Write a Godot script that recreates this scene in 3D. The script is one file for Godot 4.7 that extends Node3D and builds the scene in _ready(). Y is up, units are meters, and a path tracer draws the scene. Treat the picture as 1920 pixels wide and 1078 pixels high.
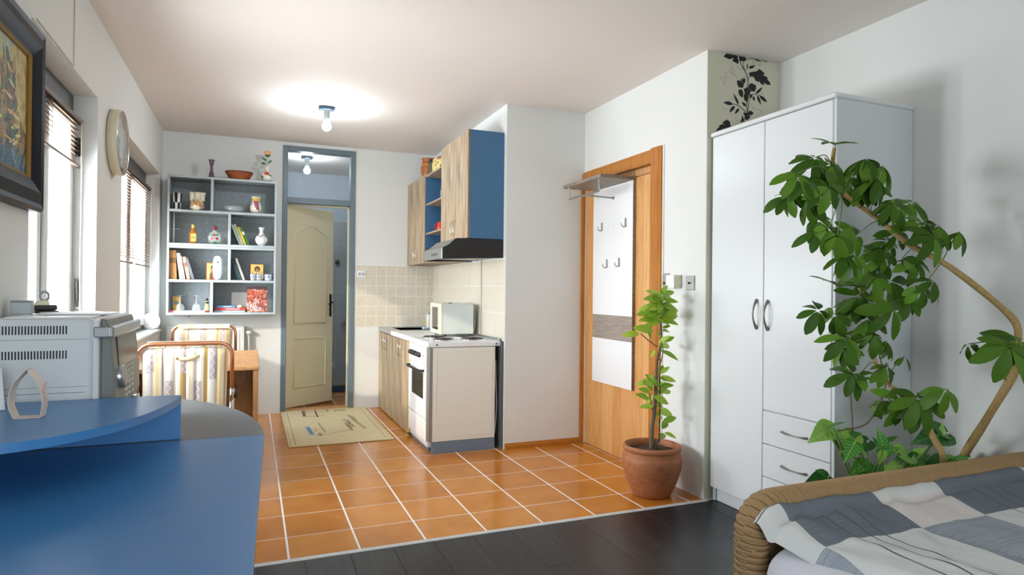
extends Node3D
# A studio flat: tiled kitchen corner seen from the living area. Metres, y up; x along the back wall, -z into the kitchen.

class MB:
	# collects triangles for one mesh; outlines are given counter-clockwise as seen from outside
	var st := SurfaceTool.new()
	var tint := Color.WHITE
	func _init(smooth := false) -> void:
		st.begin(Mesh.PRIMITIVE_TRIANGLES)
		st.set_smooth_group(0 if smooth else -1)
	func smooth(on: bool) -> void:
		st.set_smooth_group(0 if on else -1)
	func v(p: Vector3, uv: Vector2) -> void:
		st.set_color(tint)
		st.set_uv(uv)
		st.add_vertex(p)
	func tri(a: Vector3, b: Vector3, c: Vector3, ua := Vector2.ZERO, ub := Vector2.ZERO, uc := Vector2.ZERO) -> void:
		v(a, ua); v(c, uc); v(b, ub)
	func quad(a: Vector3, b: Vector3, c: Vector3, d: Vector3, ua := Vector2(0, 1), ub := Vector2(1, 1), uc := Vector2(1, 0), ud := Vector2(0, 0)) -> void:
		tri(a, b, c, ua, ub, uc)
		tri(a, c, d, ua, uc, ud)
	func facing(pts: Array, out: Vector3) -> void:
		var n: Vector3 = (pts[1] - pts[0]).cross(pts[2] - pts[0])
		if n.dot(out) < 0.0:
			pts.reverse()
		for i in range(1, pts.size() - 1):
			tri(pts[0], pts[i], pts[i + 1])
	func box(c: Vector3, s: Vector3, b := 0.0, t := Basis()) -> void:
		# a box of size s about c; b chamfers its edges
		var h := s * 0.5
		b = minf(b, minf(h.x, minf(h.y, h.z)) * 0.9)
		var corner := func(sg: Vector3, axis: int) -> Vector3:
			var p := Vector3.ZERO
			for k in 3:
				p[k] = sg[k] * (h[k] if k == axis else h[k] - b)
			return c + t * p
		for a in 3:
			var e := (a + 1) % 3
			var f := (a + 2) % 3
			for sa in [-1.0, 1.0]:
				var pts := []
				for q in [[-1.0, -1.0], [1.0, -1.0], [1.0, 1.0], [-1.0, 1.0]]:
					var sg := Vector3.ZERO
					sg[a] = sa; sg[e] = q[0]; sg[f] = q[1]
					pts.append(corner.call(sg, a))
				var out := Vector3.ZERO
				out[a] = sa
				facing(pts, t * out)
				if b > 0.0:
					for sb in [-1.0, 1.0]:
						var g := Vector3.ZERO
						var g2 := Vector3.ZERO
						g[a] = sa; g[e] = sb; g[f] = -1.0
						g2[a] = sa; g2[e] = sb; g2[f] = 1.0
						var o2 := Vector3.ZERO
						o2[a] = sa; o2[e] = sb
						facing([corner.call(g, a), corner.call(g2, a), corner.call(g2, e), corner.call(g, e)], t * o2)
		if b > 0.0:
			for sx in [-1.0, 1.0]:
				for sy in [-1.0, 1.0]:
					for sz in [-1.0, 1.0]:
						var s3 := Vector3(sx, sy, sz)
						facing([corner.call(s3, 0), corner.call(s3, 1), corner.call(s3, 2)], t * s3)
	func span(x0: float, x1: float, y0: float, y1: float, z0: float, z1: float, b := 0.0) -> void:
		box(Vector3(x0 + x1, y0 + y1, z0 + z1) * 0.5, Vector3(absf(x1 - x0), absf(y1 - y0), absf(z1 - z0)), b)
	func tube(p: PackedVector3Array, r, n := 8, caps := true, shape := Vector2.ONE) -> void:
		# a round bar through the points; r is a radius or a function of 0..1 along the way
		var up := Vector3.ZERO
		var rings := []
		for i in p.size():
			var d := (p[mini(i + 1, p.size() - 1)] - p[maxi(i - 1, 0)]).normalized()
			if up == Vector3.ZERO:
				up = d.cross(Vector3.UP if absf(d.y) < 0.9 else Vector3.RIGHT).normalized()
			up = (up - d * up.dot(d)).normalized()
			var sd := d.cross(up)
			var rr: float = r if r is float else r.call(float(i) / (p.size() - 1))
			var ring := PackedVector3Array()
			for k in n:
				var a := TAU * k / n
				ring.append(p[i] + (up * cos(a) * shape.x + sd * sin(a) * shape.y) * rr)
			rings.append(ring)
		for i in p.size() - 1:
			for k in n:
				var k2 := (k + 1) % n
				quad(rings[i][k], rings[i][k2], rings[i + 1][k2], rings[i + 1][k], Vector2(float(k) / n, i), Vector2(float(k + 1) / n, i), Vector2(float(k + 1) / n, i + 1), Vector2(float(k) / n, i + 1))
		if caps:
			for k in range(1, n - 1):
				tri(rings[0][0], rings[0][k + 1], rings[0][k])
				tri(rings[-1][0], rings[-1][k], rings[-1][k + 1])
	func lathe(prof: Array, n := 24, t := Transform3D(), squash := 1.0) -> void:
		# prof: Vector2(radius, height) from bottom to top on the outside (and on round the inside)
		for i in prof.size() - 1:
			for k in n:
				var a := TAU * k / n
				var b := TAU * (k + 1) / n
				var p := func(q: Vector2, w: float) -> Vector3: return t * Vector3(cos(w) * q.x, q.y, -sin(w) * q.x * squash)
				var u0 := float(k) / n
				var u1 := float(k + 1) / n
				var v0 := 1.0 - float(i) / (prof.size() - 1)
				var v1 := 1.0 - float(i + 1) / (prof.size() - 1)
				if prof[i].x < 1e-6:
					tri(p.call(prof[i], a), p.call(prof[i + 1], b), p.call(prof[i + 1], a), Vector2(u0, v0), Vector2(u1, v1), Vector2(u0, v1))
				elif prof[i + 1].x < 1e-6:
					tri(p.call(prof[i], a), p.call(prof[i], b), p.call(prof[i + 1], a), Vector2(u0, v0), Vector2(u1, v0), Vector2(u0, v1))
				else:
					quad(p.call(prof[i], a), p.call(prof[i], b), p.call(prof[i + 1], b), p.call(prof[i + 1], a), Vector2(u0, v0), Vector2(u1, v0), Vector2(u1, v1), Vector2(u0, v1))
	func prism(poly: PackedVector2Array, d: float, t := Transform3D(), b := 0.0) -> void:
		# a flat outline (x, y) given depth d along +z
		if Geometry2D.is_polygon_clockwise(poly):
			poly = poly.duplicate()
			poly.reverse()
		var inner := poly
		if b > 0.0:
			var got := Geometry2D.offset_polygon(poly, -b, Geometry2D.JOIN_MITER)
			if got.size() == 1 and got[0].size() == poly.size():
				inner = got[0]
				if Geometry2D.is_polygon_clockwise(inner):
					inner.reverse()
				var best := 0
				for i in inner.size():
					if inner[i].distance_to(poly[0]) < inner[best].distance_to(poly[0]):
						best = i
				var turned := PackedVector2Array()
				for i in inner.size():
					turned.append(inner[(i + best) % inner.size()])
				inner = turned
			else:
				b = 0.0
		var idx := Geometry2D.triangulate_polygon(inner)
		for i in range(0, idx.size(), 3):
			var q := [inner[idx[i]], inner[idx[i + 1]], inner[idx[i + 2]]]
			if (q[1] - q[0]).cross(q[2] - q[0]) < 0.0:
				q.reverse()
			tri(t * Vector3(q[0].x, q[0].y, d), t * Vector3(q[1].x, q[1].y, d), t * Vector3(q[2].x, q[2].y, d), q[0], q[1], q[2])
			tri(t * Vector3(q[0].x, q[0].y, 0), t * Vector3(q[2].x, q[2].y, 0), t * Vector3(q[1].x, q[1].y, 0), q[0], q[2], q[1])
		for i in poly.size():
			var a := poly[i]
			var c := poly[(i + 1) % poly.size()]
			quad(t * Vector3(a.x, a.y, b), t * Vector3(c.x, c.y, b), t * Vector3(c.x, c.y, d - b), t * Vector3(a.x, a.y, d - b))
			if b > 0.0:
				var a2 := inner[i]
				var c2 := inner[(i + 1) % poly.size()]
				quad(t * Vector3(a.x, a.y, d - b), t * Vector3(c.x, c.y, d - b), t * Vector3(c2.x, c2.y, d), t * Vector3(a2.x, a2.y, d))
				quad(t * Vector3(a2.x, a2.y, 0), t * Vector3(c2.x, c2.y, 0), t * Vector3(c.x, c.y, b), t * Vector3(a.x, a.y, b))
	func grid(nu: int, nv: int, f: Callable) -> void:
		# a sheet; f(u, v) gives points; u to the right, v upwards as seen from its front
		for j in nv:
			for i in nu:
				var u0 := float(i) / nu
				var u1 := float(i + 1) / nu
				var v0 := float(j) / nv
				var v1 := float(j + 1) / nv
				quad(f.call(u0, v0), f.call(u1, v0), f.call(u1, v1), f.call(u0, v1), Vector2(u0, 1 - v0), Vector2(u1, 1 - v0), Vector2(u1, 1 - v1), Vector2(u0, 1 - v1))
	func done() -> ArrayMesh:
		st.generate_normals()
		return st.commit()

var M := {}
var rng := RandomNumberGenerator.new()

var counts := {}

func fresh(called: String, parent: Node) -> String:
	# repeats are written leg, leg_001, leg_002 ...
	var key := "%d/%s" % [parent.get_instance_id(), called]
	var n: int = counts.get(key, 0)
	counts[key] = n + 1
	return called if n == 0 else "%s_%03d" % [called, n]

func obj(called: String, m, mat: Material, parent: Node = null, at := Vector3.ZERO, kind := "") -> MeshInstance3D:
	var o := MeshInstance3D.new()
	var under: Node = parent if parent else self
	o.name = fresh(called, under)
	o.mesh = m.done() if m is MB else m
	o.material_override = mat
	o.position = at
	if kind:
		o.set_meta("kind", kind)
	under.add_child(o, true)
	return o

func tag(o: Node3D, label: String, category: String, group := "") -> Node3D:
	o.set_meta("label", label)
	o.set_meta("category", category)
	if group:
		o.set_meta("group", group)
	return o

func thing(called: String, label: String, category: String, at := Vector3.ZERO, turn := 0.0, group := "") -> Node3D:
	var o := Node3D.new()
	o.name = fresh(called, self)
	add_child(o, true)
	o.position = at
	o.rotation.y = turn
	tag(o, label, category, group)
	return o

func struct(called: String, m, mat: Material, parent: Node = null, at := Vector3.ZERO) -> MeshInstance3D:
	return obj(called, m, mat, parent, at, "structure" if parent == null else "")

func copy_of(o: Node3D, called: String, at: Vector3, turn: float, label: String) -> Node3D:
	var c: Node3D = o.duplicate()
	c.name = fresh(called, self)
	add_child(c, true)
	c.position = at
	c.rotation.y = turn
	c.set_meta("label", label)
	return c

func bx(x0: float, x1: float, y0: float, y1: float, z0: float, z1: float, b := 0.0) -> MB:
	var m := MB.new()
	m.span(x0, x1, y0, y1, z0, z1, b)
	return m

func rod(p: Array, r, n := 8, shape := Vector2.ONE) -> MB:
	var m := MB.new(true)
	m.tube(PackedVector3Array(p), r, n, true, shape)
	return m

func turned(prof: Array, n := 24, squash := 1.0) -> MB:
	var m := MB.new(true)
	m.lathe(prof, n, Transform3D(), squash)
	return m

func curve(p: Array, per := 6) -> PackedVector3Array:
	# a smooth way through the points
	var out := PackedVector3Array()
	for i in p.size() - 1:
		var a: Vector3 = p[maxi(i - 1, 0)]
		var d: Vector3 = p[mini(i + 2, p.size() - 1)]
		for k in per:
			out.append(p[i].cubic_interpolate(p[i + 1], a, d, float(k) / per))
	out.append(p[-1])
	return out

func paint(hex: String, rough := 0.6, metal := 0.0, spec := 0.5) -> StandardMaterial3D:
	var m := StandardMaterial3D.new()
	m.albedo_color = Color(hex)
	m.roughness = rough
	m.metallic = metal
	m.metallic_specular = spec
	m.vertex_color_use_as_albedo = true
	return m

func noise_tex(freq: float, octaves: int, ramp: Array, size := 256, seed_ := 1, normal := 0.0) -> NoiseTexture2D:
	var f := FastNoiseLite.new()
	f.noise_type = FastNoiseLite.TYPE_SIMPLEX_SMOOTH
	f.frequency = freq
	f.fractal_octaves = octaves
	f.seed = seed_
	var t := NoiseTexture2D.new()
	t.width = size
	t.height = size
	t.seamless = true
	t.noise = f
	if normal > 0.0:
		t.as_normal_map = true
		t.bump_strength = normal
	else:
		var g := Gradient.new()
		var off := PackedFloat32Array()
		var col := PackedColorArray()
		for i in ramp.size():
			off.append(float(i) / (ramp.size() - 1))
			col.append(Color(ramp[i]))
		g.offsets = off
		g.colors = col
		t.color_ramp = g
	return t

func grained(ramp: Array, scale: Vector3, freq := 0.02, octaves := 4, rough := 0.5, seed_ := 3, world := true) -> StandardMaterial3D:
	# a material whose colour wanders along a noise stretched by scale (repeats per metre)
	var m := paint("ffffff", rough)
	m.albedo_texture = noise_tex(freq, octaves, ramp, 256, seed_)
	m.uv1_triplanar = true
	m.uv1_world_triplanar = world
	m.uv1_scale = scale
	return m

func bumpy(m: StandardMaterial3D, freq: float, strength: float, seed_ := 5) -> StandardMaterial3D:
	m.normal_enabled = true
	m.normal_texture = noise_tex(freq, 3, [], 256, seed_, strength)
	return m

func pic(m_rough: float, im: Image) -> StandardMaterial3D:
	var m := paint("ffffff", m_rough)
	m.albedo_texture = ImageTexture.create_from_image(im)
	return m

func canvas(w: int, h: int, c: String) -> Image:
	var im := Image.create_empty(w, h, false, Image.FORMAT_RGB8)
	im.fill(Color(c))
	return im

func blob(im: Image, c: Vector2, r: Vector2, ang: float, col: Color) -> void:
	# a filled ellipse
	var m := maxf(r.x, r.y)
	for y in range(maxi(0, int(c.y - m)), mini(im.get_height(), int(c.y + m) + 1)):
		for x in range(maxi(0, int(c.x - m)), mini(im.get_width(), int(c.x + m) + 1)):
			var q := (Vector2(x, y) - c).rotated(-ang)
			if (q.x * q.x) / (r.x * r.x) + (q.y * q.y) / (r.y * r.y) <= 1.0:
				im.set_pixel(x, y, col)

func stroke(im: Image, p: Array, w: float, col: Color) -> void:
	for i in p.size() - 1:
		var a: Vector2 = p[i]
		var b: Vector2 = p[i + 1]
		var n := maxi(1, int(a.distance_to(b)))
		for k in n + 1:
			var q := a.lerp(b, float(k) / n)
			im.fill_rect(Rect2i(int(q.x - w / 2), int(q.y - w / 2), maxi(1, int(w)), maxi(1, int(w))), col)

func _ready() -> void:
	rng.seed = 11
	# ---- camera, sky, sun, daylight, exposure
	var cam := Camera3D.new()
	cam.name = "camera"
	cam.fov = 49.02
	cam.near = 0.05
	cam.transform = Transform3D(Basis(Vector3(0.924729, 0.0102, 0.38049), Vector3(-0.011221, 0.999937, 0.000466), Vector3(-0.380462, -0.0047, 0.924785)).orthonormalized(), Vector3(-0.172953, 1.276935, 3.42705))
	add_child(cam)
	var env := Environment.new()
	var sky := Sky.new()
	var sm := ProceduralSkyMaterial.new()
	sm.sky_top_color = Color(0.86, 0.92, 1.0)
	sm.sky_horizon_color = Color(0.96, 0.98, 1.0)
	sm.ground_horizon_color = Color(0.93, 0.94, 0.93)
	sm.ground_bottom_color = Color(0.80, 0.80, 0.78)
	sm.sky_curve = 0.3
	sky.sky_material = sm
	env.background_mode = Environment.BG_SKY
	env.sky = sky
	env.background_energy_multiplier = 2.8
	env.tonemap_mode = Environment.TONE_MAPPER_LINEAR
	env.tonemap_exposure = 1.35
	env.sdfgi_enabled = true
	env.ssao_enabled = true
	env.ssil_enabled = true
	var we := WorldEnvironment.new()
	we.name = "environment"
	we.environment = env
	add_child(we)
	var sun := DirectionalLight3D.new()
	sun.name = "sun"
	sun.light_color = Color(1.0, 0.95, 0.86)
	sun.light_energy = 0.6
	sun.light_angular_distance = 1.2
	sun.shadow_enabled = true
	sun.look_at_from_position(Vector3.ZERO, Vector3(0.75, -0.32, -0.57))
	add_child(sun)
	# daylight that comes in through the two seen windows
	day("daylight_kitchen_window", Vector3(-1.5, 1.3, -2.35), Vector2(1.7, 1.4), Vector3.RIGHT, 12.0)
	day("daylight_desk_window", Vector3(-1.5, 1.3, -0.15), Vector2(1.1, 1.05), Vector3.RIGHT, 12.0)
	day("added_rear_daylight", Vector3(0.1, 1.2, 5.6), Vector2(1.7, 1.7), Vector3.FORWARD, 6.0)  # fill light added behind the camera, through an unseen rear window
	materials()
	room()
	windows()
	kitchen()
	hall()
	bathroom()
	bookshelf()
	dining()
	desk()
	wall_things()
	wardrobe()
	plants()
	bed()

func day(called: String, at: Vector3, size: Vector2, towards: Vector3, energy: float) -> void:
	var l := AreaLight3D.new()
	l.name = called
	l.area_size = size
	l.light_color = Color(0.955, 0.98, 1.0)
	l.light_energy = energy
	l.area_range = 14.0
	l.shadow_enabled = true
	add_child(l)
	l.look_at_from_position(at, at + towards)

func materials() -> void:
	M.wall = bumpy(paint("dfe1de", 0.85), 0.09, 0.6, 2)
	M.ceiling = bumpy(paint("e4ddd6", 0.9), 0.09, 0.5, 8)
	M.cream_wall = bumpy(paint("d9d8c4", 0.85), 0.09, 0.5, 4)
	M.white = paint("e6e8e8", 0.4)
	M.gloss_white = paint("ebedee", 0.18)
	M.mortar = paint("f4f1ee", 0.75)
	M.trim = paint("d9dbd8", 0.35, 0.3)
	M.tiles = []
	for k in 4:
		var t := grained([["bd7422", "c67d2a", "ce8633"], ["b87022", "c07828", "c8802f"], ["c07a2b", "c98231", "d08a3b"], ["b66e22", "bf7728", "c77f2f"]][k], Vector3(1.1, 1.1, 1.1), 0.010, 4, 0.2, 20 + k)
		M.tiles.append(t)
	M.planks = []
	for k in 4:
		var t := grained([["0b0d11", "161a20", "2c333c"], ["0a0c10", "14181e", "28303a"], ["0c0e13", "181c23", "303842"], ["090b0f", "13171c", "262d36"]][k], Vector3(6.0, 6.0, 0.5), 0.02, 5, 0.33, 30 + k)
		M.planks.append(t)
	M.back_tiles = []
	for k in 3:
		M.back_tiles.append(grained([["c9c1ac", "d3ccba", "d9d3c3"], ["cbc3ae", "d5cebc", "dad4c4"], ["c7bfaa", "d2cab8", "d8d1c1"]][k], Vector3(9, 2.5, 9), 0.02, 5, 0.3, 40 + k))
	M.grout = paint("efece4", 0.7)
	M.grey_tiles = grained(["9aa1a2", "a8aeae", "b1b6b5"], Vector3(8, 3, 8), 0.02, 4, 0.35, 47)
	M.blue_frame = paint("66767f", 0.4)
	M.bath_wall = bumpy(paint("b9c6cf", 0.85), 0.09, 0.5, 6)
	M.steel = paint("b9bcbd", 0.25, 0.9)
	M.chrome = paint("d2d4d6", 0.12, 1.0)
	M.nickel = paint("8f8d88", 0.3, 0.9)
	M.black = paint("17181a", 0.4)
	M.rubber = paint("2a2b2d", 0.7)
	M.glass = paint("ffffff", 0.02)
	M.glass.transparency = BaseMaterial3D.TRANSPARENCY_ALPHA
	M.glass.albedo_color = Color(1, 1, 1, 0.06)
	M.glass.vertex_color_use_as_albedo = false
	M.pane_dull = M.glass.duplicate()
	M.pane_dull.metallic_specular = 0.12
	M.oak = grained(["6f5f4a", "917d62", "a48f72", "b5a184", "816e56"], Vector3(3.6, 0.42, 3.6), 0.016, 4, 0.5, 51)
	M.oak_edge = grained(["6d5741", "836b52", "917a60"], Vector3(9, 0.8, 9), 0.02, 4, 0.5, 52)
	M.cab_blue = paint("3f6b8f", 0.45)
	M.door_wood = []
	for k in 4:
		M.door_wood.append(grained([["c68c4e", "d39b5c", "dba868"], ["c98f50", "d8a164", "dfac6e"], ["c28548", "cf9556", "d7a263"], ["cb9456", "d9a468", "e2b176"]][k], Vector3(8, 0.6, 8), 0.018, 5, 0.42, 60 + k))
	M.casing = grained(["9d5f1e", "b57226", "c28030"], Vector3(7, 0.6, 7), 0.018, 5, 0.32, 66)
	M.beech = grained(["bd8a55", "cb9a64", "d4a671"], Vector3(6, 6, 0.7), 0.02, 4, 0.4, 68)
	M.beech_shaded = grained(["8a5a26", "9c692e", "a97638"], Vector3(5, 0.7, 5), 0.02, 4, 0.45, 69)  # beech darkened for the table back panel, its shadow put into the colour
	M.taupe = grained(["6f6358", "857869", "94877a"], Vector3(7, 7, 0.6), 0.02, 5, 0.45, 71)
	M.taupe_tall = grained(["857a70", "998d81", "a79c90"], Vector3(4, 9, 0.8), 0.02, 5, 0.45, 72)
	M.warm_white = paint("e7e6da", 0.35)
	M.cream = paint("e2dcc0", 0.38)
	M.grey_paint = paint("919c9f", 0.5)
	M.grey_edge = paint("b0babe", 0.45)
	M.slat = paint("8d7360", 0.5)
	M.slat_dark = paint("6b5c52", 0.5)
	M.cord = paint("d8d2c4", 0.7)
	M.ward_white = paint("dfe3e4", 0.4)
	M.ward_front = paint("dfe3e4", 0.3)
	M.ward_shaded = paint("d3dade", 0.4)  # the wardrobe white made darker and bluer: shade of its side put in
	M.terracotta = grained(["8c4f2f", "9b5c37", "aa6d45", "93552f"], Vector3(2.5, 5.0, 2.5), 0.02, 5, 0.6, 90)
	M.soil = grained(["2c2119", "4a3727", "6a5540"], Vector3(14, 14, 14), 0.05, 4, 0.95, 91)
	M.bark_grey = grained(["4f4436", "6b5d49", "7d6f58"], Vector3(20, 8, 20), 0.03, 4, 0.8, 92)
	M.bark_red = paint("6d4230", 0.7)
	M.bark_tan = grained(["8a7048", "b4955f", "c4a872"], Vector3(9, 14, 9), 0.03, 4, 0.7, 93)
	M.petiole = paint("6f8248", 0.5)
	M.stalk_green = paint("4f7a34", 0.5)
	M.cord_cloth = grained(["7a6042", "9c7e57", "b3956d", "8a6e4c"], Vector3(16, 16, 16), 0.05, 5, 0.95, 94)
	M.sheet = paint("dcdee8", 0.85)
	M.card = paint("e6d9cc", 0.7)
	M.print_pink = paint("d9a5aa", 0.7)
	M.print_grey = paint("b9b3b0", 0.7)
	M.paper = paint("e9ebec", 0.7)
	M.machine_beige = paint("e4eaea", 0.4)
	M.machine_white = paint("eef2f4", 0.4)
	M.slot = paint("3a3340", 0.7)
	M.machine_grey = paint("82857f", 0.35)
	M.machine_dark = paint("383a39", 0.2)
	M.machine_key = paint("b9b9aa", 0.45)
	M.chrome_soft = paint("b4b8bb", 0.25, 0.7)
	M.frame_dark = paint("0e141b", 0.42, 0.0, 0.25)
	M.frame_gold = paint("8a6a2c", 0.35, 0.5)
	M.clock_rim = paint("d6cfb4", 0.3)
	M.clock_dial = paint("c3cad0", 0.35)
	M.decal = paint("15171b", 0.6)
	M.tendril = paint("8b8d80", 0.7)
	M.plum_glass = paint("6f5365", 0.15)
	M.wicker = paint("9a4f22", 0.6)
	M.wicker_dark = paint("6d3a1e", 0.6)
	M.leaf_dark = paint("2f6a2f", 0.4)
	M.leaf_dark.cull_mode = BaseMaterial3D.CULL_DISABLED
	M.leaf_paint = paint("2f8a5c", 0.3)
	M.leaf_paint.cull_mode = BaseMaterial3D.CULL_DISABLED
	M.red_paint = paint("b8304a", 0.3)
	M.red_paint.cull_mode = BaseMaterial3D.CULL_DISABLED
	M.peach = paint("e6a873", 0.6)
	M.cream_glaze = paint("e6dfc8", 0.3)
	M.amber = paint("b06a1c", 0.12)
	M.cap_yellow = paint("dcc05a", 0.4)
	M.label_yellow = paint("d8c86a", 0.5)
	M.maroon = paint("7d2c3c", 0.35)
	M.pale_green = paint("cfe0d6", 0.4)
	M.brass = paint("a98a4e", 0.3, 0.9)
	M.cream_door = paint("e3dbbb", 0.42)
	M.navy = paint("26344f", 0.95)
	M.brown_dark = paint("4a3020", 0.4)
	M.mount = paint("3f5a6c", 0.5)
	M.mount_tube = paint("b9c4c2", 0.5)
	M.bulb = paint("ffffff", 0.3)
	M.bulb.emission_enabled = true
	M.bulb.emission = Color(0.95, 0.98, 1.0)
	M.bulb.emission_energy_multiplier = 6.0
	M.yellow_edge = paint("d9b93a", 0.5)
	M.plate = paint("3a3836", 0.45, 0.4)
	M.red = paint("d8331c", 0.3)
	M.oven_glass = paint("22241f", 0.06)
	M.steel_matt = paint("a5a4a1", 0.38, 0.7)
	M.plinth = paint("6f7d8f", 0.5)
	M.board_grey = paint("55595b", 0.6)
	M.black_matt = paint("1d1c1c", 0.55)
	M.hood_grey = paint("8f8d88", 0.4, 0.5)
	M.micro_case = paint("d3dad6", 0.35)
	M.cable_beige = paint("c4bfb2", 0.6)
	M.yellow = paint("e6cf3c", 0.5)
	M.pale_blue = paint("b7cbe0", 0.7)
	M.clay_brown = grained(["8e4d24", "a45c2c", "b46a36"], Vector3(5, 5, 5), 0.02, 4, 0.4, 75)
	M.ochre = paint("dba950", 0.5)
	M.olive = paint("4c5430", 0.4)
	M.jar_yellow = paint("d9c77c", 0.35)
	M.rug_edge = paint("b9a878", 0.95)
	M.clear = paint("ffffff", 0.02)
	M.clear.albedo_color = Color(0.97, 1.0, 0.99, 0.14)
	M.clear.transparency = BaseMaterial3D.TRANSPARENCY_ALPHA
	M.clear.vertex_color_use_as_albedo = false

const FLAT_X0 := -0.985
const FLAT_X1 := 3.0
const BACK := -3.45
const REAR := 5.2
const TOP := 2.78
const BORDER := 0.285

func panel(into: MB, x0: float, x1: float, y0: float, y1: float, z0: float, z1: float, holes: Array) -> void:
	# a wall along z with openings [z0, z1, y0, y1], sorted along z
	var z := z0
	for h in holes:
		into.span(x0, x1, y0, y1, z, h[0])
		into.span(x0, x1, y0, h[2], h[0], h[1])
		into.span(x0, x1, h[3], y1, h[0], h[1])
		z = h[1]
	into.span(x0, x1, y0, y1, z, z1)

func room() -> void:
	# tiled floor: white mortar bed with a separate tile in every field
	var floor_node := struct("floor", bx(FLAT_X0 - 0.1, 2.55, -0.16, -0.0006, BACK - 0.15, BORDER), M.mortar)
	var g := 0.0035
	var xs := [FLAT_X0]
	for i in range(-2, 8):
		xs.append(i * 0.33)
	xs.append(2.42)
	var zs := [BORDER - 0.006]
	for j in 11:
		zs.append(-j * 0.33)
	zs.append(BACK)
	for i in xs.size() - 1:
		for j in zs.size() - 1:
			var x0: float = xs[i] + (g * 1.45 if i else 0.0)
			var x1: float = xs[i + 1] - g * 1.45
			var zb: float = zs[j + 1] + g
			if x0 > 1.70:
				zb = maxf(zb, -1.2795)
			if zb > zs[j] - 0.02:
				continue
			var dy := rng.randf() * 0.0006
			obj("tile", bx(x0, x1, -0.009, dy, zb, zs[j] - g, 0.0007), M.tiles[rng.randi() % 4], floor_node)
	# dark plank floor
	var low := struct("floor", bx(FLAT_X0 - 0.1, FLAT_X1 + 0.1, -0.16, -0.011, BORDER, REAR + 0.1), M.rubber)
	var x := -1.185
	var row := 0
	while x < FLAT_X1:
		var a := maxf(x, FLAT_X0)
		var b := minf(x + 0.2085, FLAT_X1)
		var z: float = BORDER + 0.027 - [0.0, 1.7, 0.8, 2.1][row % 4]
		while z < REAR:
			var z0 := maxf(z, BORDER + 0.027)
			var z1 := minf(z + 2.58, REAR)
			if z1 - z0 > 0.02:
				obj("plank", bx(a + 0.0006, b - 0.0006, -0.011, -0.001, z0 + 0.0002, z1 - 0.0002, 0.0008), M.planks[rng.randi() % 4], low)
			z += 2.58
		x += 0.2085
		row += 1
	# the metal strip between them
	var tr := MB.new()
	tr.prism(PackedVector2Array([Vector2(0, -0.01), Vector2(0.03, -0.01), Vector2(0.03, 0.0), Vector2(0.023, 0.0045), Vector2(0.007, 0.0045), Vector2(0, 0.001)]), 3.4, Transform3D(Basis(Vector3(0, 0, 1), Vector3(0, 1, 0), Vector3(-1, 0, 0)), Vector3(2.42, 0, BORDER - 0.003)))
	struct("trim_1", tr, M.trim)
	struct("ceiling", bx(FLAT_X0 - 0.35, FLAT_X1 + 0.25, TOP, TOP + 0.2, BACK - 1.9, REAR + 0.3), M.ceiling)
	# walls
	var w := MB.new()
	panel(w, FLAT_X0 - 0.32, FLAT_X0, -0.16, TOP, BACK - 0.2, REAR + 0.2, [[-3.28, -1.43, 0.88, 2.33], [-0.72, 0.43, 0.88, 2.33]])
	struct("wall_left", w, M.wall)
	w = MB.new()
	w.span(FLAT_X0, 0.1, -0.16, TOP, BACK - 0.14, BACK)
	w.span(0.835, 1.706, -0.16, TOP, BACK - 0.14, BACK)
	w.span(0.1, 0.835, 2.745, TOP, BACK - 0.14, BACK)
	struct("wall_back", w, M.wall)
	struct("wall_kitchen", bx(1.706, 2.42, -0.16, TOP, BACK - 0.14, -1.28), M.wall)
	w = MB.new()
	panel(w, 2.42, 2.62, -0.16, TOP, -1.28, 0.09, [[-1.26, -0.26, -0.16, 2.24]])
	w.span(2.42, 3.2, -0.16, TOP, 0.09, 0.27)
	struct("wall_entrance", w, M.wall)
	struct("wall_entrance", bx(2.9, 3.0, -0.16, TOP, -1.3, 0.09), M.wall)
	# the cream painted back of the wardrobe alcove
	struct("wall_alcove", bx(2.421, 3.0, 0.0, TOP, 0.27, 0.2745), M.cream_wall)
	struct("wall_right", bx(FLAT_X1, FLAT_X1 + 0.2, -0.16, TOP, 0.27, REAR + 0.2), M.wall)
	w = MB.new()
	w.span(FLAT_X0, -0.7, -0.16, TOP, REAR, REAR + 0.2)
	w.span(0.9, FLAT_X1, -0.16, TOP, REAR, REAR + 0.2)
	w.span(-0.7, 0.9, 2.4, TOP, REAR, REAR + 0.2)
	w.span(-0.7, 0.9, -0.16, 0.7, REAR, REAR + 0.2)
	struct("wall_rear", w, M.wall)
	# wooden skirting below the short wall by the entrance
	var sk := MB.new()
	sk.prism(PackedVector2Array([Vector2(0, 0), Vector2(0.016, 0), Vector2(0.016, 0.03), Vector2(0.011, 0.036), Vector2(0.011, 0.042), Vector2(0, 0.046)]), 0.665, Transform3D(Basis(Vector3(0, 0, 1), Vector3(0, 1, 0), Vector3(1, 0, 0)), Vector3(1.712, 0.0006, -1.28)))
	struct("baseboard_stub", sk, M.casing)
	# back splash: square tiles in their own grout, one mesh each
	var bed_ := struct("trim_2", bx(0.845, 1.706, 0.872, 1.535, BACK, BACK + 0.005), M.grout)
	var s := 0.1098
	for i in 8:
		for j in 6:
			var x0 := 0.845 + i * s
			var y0 := 0.873 + j * s
			if x0 + s < 1.73:
				obj("tile", bx(x0 + 0.0022, minf(x0 + s - 0.0022, 1.702), y0 + 0.0022, y0 + s - 0.0022, BACK + 0.002, BACK + 0.0062, 0.0008), M.back_tiles[rng.randi() % 3], bed_)
	bed_ = struct("trim_3", bx(1.701, 1.706, 0.872, 1.535, BACK + 0.005, -1.286), M.grout)
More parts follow.
